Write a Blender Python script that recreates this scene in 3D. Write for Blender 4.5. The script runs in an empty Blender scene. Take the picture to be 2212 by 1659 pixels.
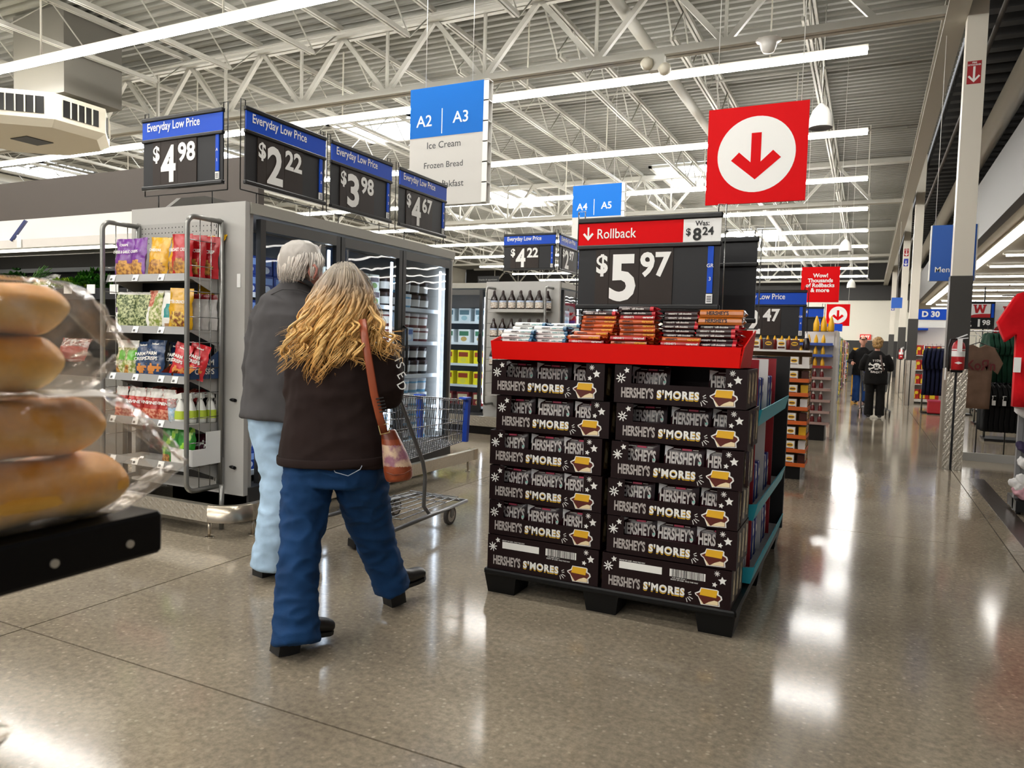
import bpy, bmesh, math, random
from math import sin, cos, pi, radians as R
from mathutils import Vector, Matrix, noise

# ------------------------------------------------------------------ camera, world, exposure
scene = bpy.context.scene
col = scene.collection
FPX, YAW, PITCH, ROLL, CAMH = 1591.66, 0.448116, 0.055545, 0.028517, 1.30
_f = Vector((-sin(YAW) * cos(PITCH), cos(YAW) * cos(PITCH), -sin(PITCH)))
_r = Vector((cos(YAW), sin(YAW), 0)); _u = _r.cross(_f)
RT = cos(ROLL) * _r + sin(ROLL) * _u
UP = -sin(ROLL) * _r + cos(ROLL) * _u
FW = _f
CAM = Vector((0, 0, CAMH))
cam_data = bpy.data.cameras.new('camera')
cam = bpy.data.objects.new('camera', cam_data)
col.objects.link(cam)
cam.matrix_world = Matrix(((RT.x, UP.x, -FW.x, CAM.x), (RT.y, UP.y, -FW.y, CAM.y), (RT.z, UP.z, -FW.z, CAM.z), (0, 0, 0, 1)))
cam_data.sensor_width = 36.0
cam_data.lens = FPX / 2212 * 36.0
cam_data.clip_start = 0.02
cam_data.clip_end = 200
cam_data.dof.use_dof = True
cam_data.dof.focus_distance = 5.0
cam_data.dof.aperture_fstop = 7.5
scene.camera = cam

world = bpy.data.worlds.new('world')
scene.world = world
world.use_nodes = True
world.node_tree.nodes['Background'].inputs[0].default_value = (0.97, 0.98, 1.0, 1)
world.node_tree.nodes['Background'].inputs[1].default_value = 0.27
vs = scene.view_settings
vs.view_transform = 'Standard'; vs.look = 'None'; vs.gamma = 1.0; vs.use_curve_mapping = False
vs.exposure = 0.45
scene.cycles.max_bounces = 7
scene.cycles.diffuse_bounces = 3
scene.cycles.glossy_bounces = 3
scene.cycles.transmission_bounces = 4
scene.cycles.transparent_max_bounces = 12
scene.cycles.caustics_reflective = False
scene.cycles.caustics_refractive = False
scene.cycles.sample_clamp_indirect = 6.0
LAMP = 46.0          # radiance of the ceiling tubes

# pixel helpers: a pixel gives a direction, the surface it touches gives the distance
def ray(x, y): return (x - 1106) * RT - (y - 829.5) * UP + FPX * FW
def on(x, y, ax, v):
    d = ray(x, y); i = 'xyz'.index(ax); t = (v - CAM[i]) / d[i]; return CAM + t * d
def dep(x, y, d):                       # point at camera depth d
    return CAM + ray(x, y) * (d / FPX)

# ------------------------------------------------------------------ materials
def lin(c):
    if isinstance(c, str):
        c = tuple(int(c[i:i + 2], 16) / 255 for i in (0, 2, 4))
    return tuple(x / 12.92 if x <= 0.04045 else ((x + 0.055) / 1.055) ** 2.4 for x in c[:3]) + (1,)
_M = {}
def mat(name, c='808080', rough=0.5, metal=0.0, emit=0.0, spec=0.5, bump=0.0, bscale=40.0, vary=0.0, vscale=6.0, coat=0.0, sub=0.0, c2=None, stretch=(1, 1, 1)):
    if name in _M: return _M[name]
    m = bpy.data.materials.new(name); m.use_nodes = True
    nt = m.node_tree; b = nt.nodes['Principled BSDF']
    b.inputs['Base Color'].default_value = lin(c)
    b.inputs['Roughness'].default_value = rough
    b.inputs['Metallic'].default_value = metal
    b.inputs['Specular IOR Level'].default_value = spec
    if coat: b.inputs['Coat Weight'].default_value = coat; b.inputs['Coat Roughness'].default_value = 0.12
    if sub:
        b.inputs['Subsurface Weight'].default_value = sub; b.inputs['Subsurface Radius'].default_value = (0.01, 0.005, 0.003)
    if emit:
        b.inputs['Emission Color'].default_value = lin(c); b.inputs['Emission Strength'].default_value = emit
    if bump or vary or c2:
        tc = nt.nodes.new('ShaderNodeTexCoord'); mp = nt.nodes.new('ShaderNodeMapping')
        mp.inputs['Scale'].default_value = stretch
        nt.links.new(tc.outputs['Object'], mp.inputs['Vector'])
    if bump:
        n = nt.nodes.new('ShaderNodeTexNoise'); n.inputs['Scale'].default_value = bscale; n.inputs['Detail'].default_value = 3
        bp = nt.nodes.new('ShaderNodeBump'); bp.inputs['Strength'].default_value = bump; bp.inputs['Distance'].default_value = 0.01
        nt.links.new(mp.outputs[0], n.inputs['Vector']); nt.links.new(n.outputs['Fac'], bp.inputs['Height'])
        nt.links.new(bp.outputs[0], b.inputs['Normal'])
    if vary or c2:
        n = nt.nodes.new('ShaderNodeTexNoise'); n.inputs['Scale'].default_value = vscale; n.inputs['Detail'].default_value = 4
        nt.links.new(mp.outputs[0], n.inputs['Vector'])
        rp = nt.nodes.new('ShaderNodeValToRGB')
        l = lin(c)
        if c2:
            rp.color_ramp.elements[0].color = lin(c); rp.color_ramp.elements[1].color = lin(c2)
            rp.color_ramp.elements[0].position = 0.42; rp.color_ramp.elements[1].position = 0.58
        else:
            rp.color_ramp.elements[0].color = tuple(x * (1 - vary) for x in l[:3]) + (1,)
            rp.color_ramp.elements[1].color = tuple(min(1, x * (1 + vary)) for x in l[:3]) + (1,)
            rp.color_ramp.elements[0].position = 0.3; rp.color_ramp.elements[1].position = 0.7
        nt.links.new(n.outputs['Fac'], rp.inputs['Fac']); nt.links.new(rp.outputs[0], b.inputs['Base Color'])
    _M[name] = m
    return m

def glass_mat(name, tint='ffffff', base=0.08, wave=0.0, rough=0.0, body=0.0, bodyc='ffffff', wscale=6.0):
    """thin sheet: mostly clear, mirror-like towards grazing angles, with an optional milky share"""
    if name in _M: return _M[name]
    m = bpy.data.materials.new(name); m.use_nodes = True
    nt = m.node_tree; nt.nodes.clear()
    out = nt.nodes.new('ShaderNodeOutputMaterial')
    tr = nt.nodes.new('ShaderNodeBsdfTransparent'); tr.inputs[0].default_value = lin(tint)
    gl = nt.nodes.new('ShaderNodeBsdfGlossy'); gl.inputs['Roughness'].default_value = rough
    fr = nt.nodes.new('ShaderNodeLayerWeight'); fr.inputs['Blend'].default_value = .5
    pw = nt.nodes.new('ShaderNodeMath'); pw.operation = 'POWER'; pw.inputs[1].default_value = 4.0; nt.links.new(fr.outputs['Facing'], pw.inputs[0])
    ad = nt.nodes.new('ShaderNodeMath'); ad.operation = 'ADD'; ad.inputs[1].default_value = base; ad.use_clamp = True
    mx = nt.nodes.new('ShaderNodeMixShader')
    nt.links.new(pw.outputs[0], ad.inputs[0]); nt.links.new(ad.outputs[0], mx.inputs[0])
    src = tr.outputs[0]
    tc = nt.nodes.new('ShaderNodeTexCoord')
    if body:
        df = nt.nodes.new('ShaderNodeBsdfDiffuse'); df.inputs[0].default_value = lin(bodyc)
        m2 = nt.nodes.new('ShaderNodeMixShader'); m2.inputs[0].default_value = body
        nz = nt.nodes.new('ShaderNodeTexNoise'); nz.inputs['Scale'].default_value = wscale * 2; nz.inputs['Detail'].default_value = 4
        mr = nt.nodes.new('ShaderNodeMapRange'); mr.inputs[1].default_value = 0.35; mr.inputs[2].default_value = 0.75
        mr.inputs[3].default_value = body * 0.3; mr.inputs[4].default_value = min(1, body * 2.2)
        nt.links.new(tc.outputs['Object'], nz.inputs['Vector']); nt.links.new(nz.outputs['Fac'], mr.inputs[0]); nt.links.new(mr.outputs[0], m2.inputs[0])
        nt.links.new(tr.outputs[0], m2.inputs[1]); nt.links.new(df.outputs[0], m2.inputs[2]); src = m2.outputs[0]
    if wave:
        n = nt.nodes.new('ShaderNodeTexNoise'); n.inputs['Scale'].default_value = wscale; n.inputs['Detail'].default_value = 2
        bp = nt.nodes.new('ShaderNodeBump'); bp.inputs['Strength'].default_value = wave; bp.inputs['Distance'].default_value = 0.05
        nt.links.new(tc.outputs['Object'], n.inputs['Vector']); nt.links.new(n.outputs['Fac'], bp.inputs['Height'])
        nt.links.new(bp.outputs[0], gl.inputs['Normal']); nt.links.new(bp.outputs[0], fr.inputs['Normal'])
    nt.links.new(src, mx.inputs[1]); nt.links.new(gl.outputs[0], mx.inputs[2]); nt.links.new(mx.outputs[0], out.inputs[0])
    _M[name] = m
    return m

def floor_mat():
    m = bpy.data.materials.new('polished_concrete'); m.use_nodes = True
    nt = m.node_tree; b = nt.nodes['Principled BSDF']; N = nt.nodes.new; L = nt.links.new
    tc = N('ShaderNodeNewGeometry'); pos = tc.outputs['Position']
    big = N('ShaderNodeTexNoise'); big.inputs['Scale'].default_value = 1.1; big.inputs['Detail'].default_value = 5
    sp = N('ShaderNodeTexNoise'); sp.inputs['Scale'].default_value = 38; sp.inputs['Detail'].default_value = 5; sp.inputs['Roughness'].default_value = 0.7
    vo = N('ShaderNodeTexVoronoi'); vo.inputs['Scale'].default_value = 34
    for n in (big, sp, vo): L(pos, n.inputs['Vector'])
    r1 = N('ShaderNodeValToRGB'); e = r1.color_ramp.elements
    e[0].position = 0.3; e[0].color = lin('786f62'); e[1].position = 0.7; e[1].color = lin('978d7d')
    L(big.outputs['Fac'], r1.inputs[0])
    r2 = N('ShaderNodeValToRGB'); e = r2.color_ramp.elements
    e[0].position = 0.36; e[0].color = (0.78, 0.76, 0.73, 1); e[1].position = 0.66; e[1].color = (1.24, 1.21, 1.15, 1)
    L(sp.outputs['Fac'], r2.inputs[0])
    mu = N('ShaderNodeMix'); mu.data_type = 'RGBA'; mu.blend_type = 'MULTIPLY'; mu.inputs[0].default_value = 1
    L(r1.outputs[0], mu.inputs[6]); L(r2.outputs[0], mu.inputs[7])
    r3 = N('ShaderNodeValToRGB'); e = r3.color_ramp.elements
    e[0].position = 0.12; e[0].color = (1, 1, 1, 1); e[1].position = 0.28; e[1].color = (0, 0, 0, 1)
    L(vo.outputs['Distance'], r3.inputs[0])
    ma = N('ShaderNodeMath'); ma.operation = 'MULTIPLY'
    wv = N('ShaderNodeTexWhiteNoise'); L(vo.outputs['Position'], wv.inputs['Vector'])
    th = N('ShaderNodeMath'); th.operation = 'GREATER_THAN'; th.inputs[1].default_value = 0.6; L(wv.outputs['Value'], th.inputs[0])
    L(r3.outputs[0], ma.inputs[0]); L(th.outputs[0], ma.inputs[1])
    m3 = N('ShaderNodeMix'); m3.data_type = 'RGBA'; m3.inputs[7].default_value = lin('c4b9a4')
    ms = N('ShaderNodeMath'); ms.operation = 'MULTIPLY'; ms.inputs[1].default_value = 0.42; L(ma.outputs[0], ms.inputs[0])
    L(ms.outputs[0], m3.inputs[0]); L(mu.outputs[2], m3.inputs[6]); L(m3.outputs[2], b.inputs['Base Color'])
    rr = N('ShaderNodeMapRange'); rr.inputs[3].default_value = 0.07; rr.inputs[4].default_value = 0.15
    L(big.outputs['Fac'], rr.inputs[0]); L(rr.outputs[0], b.inputs['Roughness'])
    b.inputs['Specular IOR Level'].default_value = 0.30
    bp = N('ShaderNodeBump'); bp.inputs['Strength'].default_value = 0.03; bp.inputs['Distance'].default_value = 0.004
    L(sp.outputs['Fac'], bp.inputs['Height']); L(bp.outputs[0], b.inputs['Normal'])
    return m

def diamond_mat(name='diamond_plate', c='c9c2b4'):
    if name in _M: return _M[name]
    m = mat(name, c, 0.32, 0.9)
    nt = m.node_tree; b = nt.nodes['Principled BSDF']; N = nt.nodes.new; L = nt.links.new
    tc = N('ShaderNodeTexCoord'); mp = N('ShaderNodeMapping'); mp.inputs['Rotation'].default_value = (0.785, 0.785, 0.785); mp.inputs['Scale'].default_value = (30, 30, 30)
    ck = N('ShaderNodeTexVoronoi'); ck.inputs['Scale'].default_value = 1.0; ck.distance = 'CHEBYCHEV'; ck.inputs['Randomness'].default_value = 0.15
    bp = N('ShaderNodeBump'); bp.inputs['Strength'].default_value = 0.9; bp.inputs['Distance'].default_value = 0.006
    L(tc.outputs['Object'], mp.inputs[0]); L(mp.outputs[0], ck.inputs['Vector']); L(ck.outputs['Distance'], bp.inputs['Height']); L(bp.outputs[0], b.inputs['Normal'])
    return m

# ------------------------------------------------------------------ mesh builder
_TXT = {}
def text_geo(s, bold=0.0, space=1.0):
    k = (s, bold, space)
    if k in _TXT: return _TXT[k]
    cu = bpy.data.curves.new('t', 'FONT'); cu.body = s; cu.size = 1.0; cu.offset = bold; cu.resolution_u = 3; cu.space_character = space; cu.fill_mode = 'FRONT'
    o = bpy.data.objects.new('t', cu); col.objects.link(o)
    dg = bpy.context.evaluated_depsgraph_get()
    me = bpy.data.meshes.new_from_object(o.evaluated_get(dg))
    v = [(p.co.x, p.co.y) for p in me.vertices]; f = [tuple(p.vertices) for p in me.polygons]
    bpy.data.objects.remove(o); bpy.data.curves.remove(cu); bpy.data.meshes.remove(me)
    if v:
        x0 = min(p[0] for p in v); x1 = max(p[0] for p in v); y0 = min(p[1] for p in v); y1 = max(p[1] for p in v)
    else: x0 = x1 = y0 = y1 = 0
    _TXT[k] = (v, f, (x0, x1, y0, y1))
    return _TXT[k]

class MB:
    def __init__(s): s.v = []; s.f = []; s.m = []; s.sm = []
    def add(s, vs, fs, m=0, smooth=False):
        b = len(s.v); s.v.extend(tuple(p) for p in vs)
        for f in fs: s.f.append(tuple(i + b for i in f)); s.m.append(m); s.sm.append(smooth)
        return s
    def box(s, x0, x1, y0, y1, z0, z1, m=0):
        return s.add([(x0, y0, z0), (x1, y0, z0), (x1, y1, z0), (x0, y1, z0), (x0, y0, z1), (x1, y0, z1), (x1, y1, z1), (x0, y1, z1)],
                     [(0, 3, 2, 1), (4, 5, 6, 7), (0, 1, 5, 4), (1, 2, 6, 5), (2, 3, 7, 6), (3, 0, 4, 7)], m)
    def hexa(s, p, m=0):                 # eight corners: bottom four, top four
        return s.add(p, [(0, 3, 2, 1), (4, 5, 6, 7), (0, 1, 5, 4), (1, 2, 6, 5), (2, 3, 7, 6), (3, 0, 4, 7)], m)
    def rbox(s, x0, x1, y0, y1, z0, z1, r=0.01, m=0):   # box with bevelled vertical + top edges
        xs = [(x0 + r, y0), (x1 - r, y0), (x1, y0 + r), (x1, y1 - r), (x1 - r, y1), (x0 + r, y1), (x0, y1 - r), (x0, y0 + r)]
        cx, cy = (x0 + x1) / 2, (y0 + y1) / 2
        ins = [(x + (r if x < cx else -r) * 0.6, y + (r if y < cy else -r) * 0.6) for x, y in xs]
        v = [(x, y, z0 + r) for x, y in xs] + [(x, y, z1 - r) for x, y in xs] + [(x, y, z1) for x, y in ins] + [(x, y, z0) for x, y in ins]
        fs = []
        for i in range(8):
            j = (i + 1) % 8
            fs += [(i, j, j + 8, i + 8), (i + 8, j + 8, j + 16, i + 16), (i + 24, j + 24, j, i)]
        fs += [tuple(range(16, 24)), tuple(range(31, 23, -1))]
        return s.add(v, fs, m)
    def bar(s, p0, p1, w, h, m=0, up=(0, 0, 1)):
        p0 = Vector(p0); p1 = Vector(p1); d = (p1 - p0).normalized(); u = Vector(up)
        if abs(d.dot(u)) > 0.98: u = Vector((1, 0, 0))
        a = d.cross(u).normalized() * (w / 2); b = a.cross(d).normalized() * (h / 2)
        return s.hexa([p0 - a - b, p1 - a - b, p1 + a - b, p0 + a - b, p0 - a + b, p1 - a + b, p1 + a + b, p0 + a + b], m)
    def tube(s, pts, r, n=8, m=0, caps=True, closed=False, smooth=True, flat=None):
        pts = [Vector(p) for p in pts]; k = len(pts)
        rs = r if isinstance(r, (list, tuple)) else [r] * k
        vs = []; a = None
        for i in range(k):
            if closed: d = pts[(i + 1) % k] - pts[i - 1]
            else: d = pts[min(i + 1, k - 1)] - pts[max(i - 1, 0)]
            if d.length < 1e-9: d = Vector((0, 0, 1))
            d.normalize()
            if a is None:
                a = d.orthogonal().normalized() if flat is None else (Vector(flat) - d * d.dot(Vector(flat))).normalized()
            else:
                a = (a - d * a.dot(d))
                a = d.orthogonal().normalized() if a.length < 1e-6 else a.normalized()
            b = d.cross(a)
            ri = rs[i]; ra, rb = ri if isinstance(ri, tuple) else (ri, ri)
            for j in range(n):
                t = 2 * pi * j / n; vs.append(pts[i] + a * (cos(t) * ra) + b * (sin(t) * rb))
        fs = []
        for i in range(k if closed else k - 1):
            for j in range(n):
                q = (i + 1) % k
                fs.append((i * n + j, i * n + (j + 1) % n, q * n + (j + 1) % n, q * n + j))
        s.add(vs, fs, m, smooth)
        if caps and not closed:
            b = len(s.v) - len(vs)
            s.f.append(tuple(b + j for j in range(n - 1, -1, -1))); s.m.append(m); s.sm.append(False)
            s.f.append(tuple(b + (k - 1) * n + j for j in range(n))); s.m.append(m); s.sm.append(False)
        return s
    def cyl(s, p0, p1, r, n=16, m=0, r1=None):
        return s.tube([p0, p1], [r, r if r1 is None else r1], n, m)
    def lathe(s, prof, n=16, o=(0, 0, 0), m=0, mf=None, sx=1.0, sy=1.0):
        vs = []; fs = []; k = len(prof); b = len(s.v)
        for r, z in prof:
            for j in range(n):
                t = 2 * pi * j / n; vs.append((o[0] + r * cos(t) * sx, o[1] + r * sin(t) * sy, o[2] + z))
        s.v.extend(vs)
        for i in range(k - 1):
            for j in range(n):
                s.f.append((b + i * n + j, b + i * n + (j + 1) % n, b + (i + 1) * n + (j + 1) % n, b + (i + 1) * n + j))
                s.m.append(mf(i, j) if mf else m); s.sm.append(True)
        return s
    def ell(s, c, rx, ry, rz, m=0, nu=12, nv=8):
        vs = []; fs = []
        for i in range(nv + 1):
            a = pi * i / nv
            for j in range(nu):
                t = 2 * pi * j / nu; vs.append((c[0] + rx * sin(a) * cos(t), c[1] + ry * sin(a) * sin(t), c[2] - rz * cos(a)))
        for i in range(nv):
            for j in range(nu): fs.append((i * nu + j, i * nu + (j + 1) % nu, (i + 1) * nu + (j + 1) % nu, (i + 1) * nu + j))
        return s.add(vs, fs, m, True)
    def poly(s, pts, y, m=0, depth=0.0):   # flat polygon in the xz plane facing -y (pts counter-clockwise seen from -y)
        n = len(pts)
        if depth == 0: return s.add([(p[0], y, p[1]) for p in pts], [tuple(range(n))], m)
        vs = [(p[0], y, p[1]) for p in pts] + [(p[0], y + depth, p[1]) for p in pts]
        fs = [tuple(range(n)), tuple(range(2 * n - 1, n - 1, -1))] + [(i, i + n, (i + 1) % n + n, (i + 1) % n) for i in range(n)]
        return s.add(vs, fs, m)
    def rect(s, x0, x1, z0, z1, y, m=0): return s.poly([(x0, z0), (x1, z0), (x1, z1), (x0, z1)], y, m)
    def disc(s, cx, cz, r, y, m=0, n=32, rz=None): return s.poly([(cx + r * cos(2 * pi * i / n), cz + (rz or r) * sin(2 * pi * i / n)) for i in range(n)], y, m)
    def text(s, t, x0, z0, y, h=None, w=None, m=0, bold=0.0, align='l', shear=0.0, space=1.0):
        """lettering facing -y; h = height of the glyph box, w = width it is fitted to"""
        v, f, (a, b, c, d) = text_geo(t, bold, space)
        if not v: return s
        sz = (h / (d - c)) if h else (w / (b - a)); sx = (w / (b - a)) if w else sz
        W = (b - a) * sx; off = {'l': 0, 'c': -W / 2, 'r': -W}[align]
        return s.add([(x0 + off + (p[0] - a) * sx + shear * (p[1] - c) * sz, y, z0 + (p[1] - c) * sz) for p in v], f, m)
    def grid(s, fn, nu, nv, m=0, mf=None, smooth=True, wrap=False):
        b = len(s.v)
        for i in range(nu + (0 if wrap else 1)):
            for j in range(nv + 1): s.v.append(tuple(fn(i / nu, j / nv)))
        k = nv + 1; K = nu if wrap else nu + 1
        for i in range(nu):
            for j in range(nv):
                q = (i + 1) % K
                s.f.append((b + i * k + j, b + q * k + j, b + q * k + j + 1, b + i * k + j + 1))
                s.m.append(mf((i + .5) / nu, (j + .5) / nv) if mf else m); s.sm.append(smooth)
        return s
    def xf(s, M, start=0):
        for i in range(start, len(s.v)): s.v[i] = tuple(M @ Vector(s.v[i]))
        return s
    def mesh(s, name, mats):
        me = bpy.data.meshes.new(name); me.from_pydata(s.v, [], s.f)
        for m in (mats if isinstance(mats, (list, tuple)) else [mats]): me.materials.append(m)
        me.polygons.foreach_set('material_index', s.m); me.polygons.foreach_set('use_smooth', s.sm); me.update()
        return me
    def build(s, name, mats, parent=None, loc=None, rz=0.0, label=None, cat=None, group=None, kind=None):
        return link(name, s.mesh(name, mats), parent, loc, rz, label, cat, group, kind)

def link(name, data, parent=None, loc=None, rz=0.0, label=None, cat=None, group=None, kind=None):
    o = bpy.data.objects.new(name, data); col.objects.link(o)
    if parent is not None: o.parent = parent
    if loc is not None: o.location = loc
    if rz: o.rotation_euler = (0, 0, rz)
    tag(o, label, cat, group, kind)
    return o
def tag(o, label=None, cat=None, group=None, kind=None):
    if label: o['label'] = label
    if cat: o['category'] = cat
    if group: o['group'] = group
    if kind: o['kind'] = kind
    return o
def thing(name, label, cat, loc=(0, 0, 0), rz=0.0, group=None, kind=None):
    o = link(name, None, None, loc, rz, label, cat, group, kind); o.empty_display_size = 0.05
    return o
def copy_tree(o, parent=None, loc=None, rz=None, label=None):
    c = o.copy(); col.objects.link(c); c.parent = parent
    if loc is not None: c.location = loc
    if rz is not None: c.rotation_euler = (0, 0, rz)
    if label: c['label'] = label
    for ch in list(o.children): copy_tree(ch, c)
    return c
ORD = ['first', 'second', 'third', 'fourth', 'fifth', 'sixth', 'seventh', 'eighth', 'ninth', 'tenth', 'eleventh', 'twelfth', 'thirteenth', 'fourteenth', 'fifteenth', 'sixteenth', 'seventeenth', 'eighteenth', 'nineteenth', 'twentieth']
rnd = random.Random(7)

# common materials
BLACK = mat('black_plastic', '0d0c0c', 0.35, spec=0.35)
CHAR = mat('charcoal_panel', '202022', 0.45, spec=.3)
GREY = mat('grey_enamel', '9a9894', 0.4)
STEEL = mat('steel_tube', '8d8c88', 0.3, 0.6)
CHROME = mat('chrome_wire', 'a8a8a6', 0.22, 0.9)
WHITE = mat('white_paint', 'eceae4', 0.45)
PAPER = mat('white_paper', 'f2f2ef', 0.6)
INK = mat('black_ink', '151515', 0.6)
BLUE = mat('sign_blue', '0f4cc4', 0.4, spec=.2)
SKYBLUE = mat('hanging_sign_blue', '0868c0', 0.5, spec=.15)
RED = mat('sign_red', 'dc0008', 0.5, spec=.1)
CARD_BROWN = mat('digit_card', '2a201a', 0.5, spec=.3)
DIGIT = mat('digit_white', 'f4f3ee', 0.5)
YELLOW = mat('print_yellow', 'f2bd1c', 0.5)
# ------------------------------------------------------------------ floor
FLOOR = floor_mat()
joint = mat('joint_filler', '3c342a', 0.8)
flo = MB().box(-26, 14, -16, 52, -0.08, -0.012).build('floor', joint, kind='structure', label='polished grey brown concrete floor with saw cut joints')
xs = [-26, -24.10, -19.93, -15.76, -11.59, -7.42, -3.246, 0.92, 5.09, 9.26, 14]
ys = [-16, -13.9, -9.946, -5.991, -2.036] + [1.919 + 3.955 * k for k in range(12)] + [52]
for i in range(len(xs) - 1):
    for j in range(len(ys) - 1):
        MB().box(xs[i] + .004, xs[i + 1] - .004, ys[j] + .004, ys[j + 1] - .004, -0.012, 0.0).build('slab', FLOOR, flo)
MB().box(1.025, 1.175, 3.0, 9.15, -0.001, 0.0015).build('floor_strip', mat('dark_floor_strip', '3a322c', 0.25), kind='structure', label='dark strip on the floor beside the sock display')  # thin strip, darker than the slabs

# ------------------------------------------------------------------ roof deck
DECK = mat('painted_deck', '86857d', 0.55)
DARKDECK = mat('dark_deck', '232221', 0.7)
def deck(name, x0, x1, y0, y1, z, pitch, d, m, label):
    b = MB(); y = y0; prof = []
    while y < y1:
        prof += [(y, z), (y + pitch * .38, z), (y + pitch * .5, z + d), (y + pitch * .88, z + d)]
        y += pitch
    prof.append((y, z))
    vs = [(x0, p[0], p[1]) for p in prof] + [(x1, p[0], p[1]) for p in prof]; n = len(prof)
    b.add(vs, [(i, i + 1, i + 1 + n, i + n) for i in range(n - 1)], 0)
    b.box(x0, x1, y0, y, z + d + .02, z + d + .08)
    return b.build(name, m, kind='structure', label=label)
# deck leaves openings for the skylights: three bays of ribs are built around each row of openings
deck('ceiling', -30, 1.15, -18, 48, 6.42, 0.2, 0.06, DECK, 'white ribbed metal roof deck')
deck('ceiling_right', 1.15, 14, 3, 48, 6.0, 0.5, 0.22, DARKDECK, 'dark unlit ribbed deck over the clothing side')
PAINT = mat('white_steel', 'b9b7ad', 0.45)
TRUSS_X0, TRUSS_X1 = -24.4, 0.84
def girder(y):
    t = thing('roof_truss', 'white steel truss spanning the aisles, %s from the camera' % {9.85: 'nearest', 21.35: 'second', 32.85: 'third', 44.35: 'farthest'}[y], 'truss', (0, y, 0), kind='structure')
    MB().box(TRUSS_X0, TRUSS_X1, -.09, -.015, 5.15, 5.24).box(TRUSS_X0, TRUSS_X1, .015, .09, 5.15, 5.24).build('bottom_chord', PAINT, t)
    MB().box(TRUSS_X0, TRUSS_X1, -.10, -.015, 6.16, 6.27).box(TRUSS_X0, TRUSS_X1, .015, .10, 6.16, 6.27).build('top_chord', PAINT, t)
    x = -0.09; k = 0
    while x > TRUSS_X0 + 1.8:
        MB().bar((x, 0, 5.2), (x - .875, 0, 6.2), .07, .07).build('web_member', PAINT, t)
        MB().bar((x - .875, 0, 6.2), (x - 1.75, 0, 5.2), .07, .07).build('web_member', PAINT, t)
        MB().bar((x - 1.75, 0, 5.24), (x - 1.75, 0, 6.16), .04, .04).build('web_member', PAINT, t)
        x -= 1.75
    return t
for y in (9.85, 21.35, 32.85, 44.35): girder(y)
# bar joists between the girders, running away from the camera
def joist_mesh(L):
    a = MB().box(-.05, -.012, 0, L, 6.27, 6.34).box(.012, .05, 0, L, 6.27, 6.34).mesh('joist_top', PAINT)
    b = MB().box(-.045, -.012, .7, L - .7, 5.66, 5.72).box(.012, .045, .7, L - .7, 5.66, 5.72).mesh('joist_bottom', PAINT)
    w = MB(); n = int(L / .62); n -= n % 2; st = L / n
    w.tube([(0, i * st, 5.69 if i % 2 else 6.29) for i in range(n + 1)], .014, 5)
    return a, b, w.mesh('joist_web', PAINT)
Ls = 11.4
jm = joist_mesh(Ls)
for row, y0 in enumerate((-1.6, 9.9, 21.4, 32.9)):
    for k in range(14 if row < 2 else 12):
        x = -0.965 - 1.75 * k
        t = thing('bar_joist', 'white open web roof joist, %s left of the column line, %s bay from the camera' % (ORD[k], ORD[row]), 'joist', (x, y0, 0), kind='structure', group='roof joists')
        link('top_chord', jm[0], t); link('bottom_chord', jm[1], t); link('web_rod', jm[2], t)
# edge beam along the column line
eb = MB().box(.60, .82, 4, 47, 5.30, 5.34).box(.60, .82, 4, 47, 5.08, 5.12).box(.69, .73, 4, 47, 5.12, 5.30)
eb.build('ceiling_beam', PAINT, kind='structure', label='white steel beam along the column line')

# ------------------------------------------------------------------ ceiling lamps (they light the place)
TUBE = mat('lamp_tube', 'fdfaf4', 0.4, emit=LAMP)
CAPM = mat('lamp_housing', 'e6e2d6', 0.5)
seg = 1.22
tube_me = MB().hexa([(-.60, -.035, -.055), (.60, -.035, -.055), (.60, .035, -.055), (-.60, .035, -.055), (-.60, -.055, 0), (.60, -.055, 0), (.60, .055, 0), (-.60, .055, 0)]).mesh('lamp_tube', TUBE)
def lamp_row(y, n, z=5.25, x_end=-.19, label='', idx=0):
    L = n * seg
    t = thing('strip_light', label, 'light', (x_end - L / 2, y, z), group='ceiling strip lights')
    MB().box(-L / 2, L / 2, -.045, .045, 0.001, .05).build('housing', CAPM, t)
    for k in range(0, n + 1, 3): MB().box(-L / 2 + k * seg - .01, -L / 2 + k * seg + .01, -.01, .01, .05, 1.17).build('hanger', CAPM, t)
    for k in range(n): link('lamp_tube', tube_me, t, (-L / 2 + seg * (k + .5), 0, 0))
    return t
rows = [-12.65, -8.75, -4.85, -0.95, 2.98, 6.91, 10.80, 14.72, 18.62, 22.5, 26.4, 30.3, 34.2, 38.1, 42.0]  # rows behind the camera are unseen, added to brighten surfaces facing it
for i, y in enumerate(rows):
    n = 13 if y < 3 else (16 if y < 16 else 15)
    lamp_row(y, n, x_end=(-2.6 if 6 < y < 7 else -.19), label='long white fluorescent strip light, row %d from the front' % (i + 1) if False else
             ('fluorescent strip light row overhead, %s row counted from behind the camera' % ORD[i]), idx=i)

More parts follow.
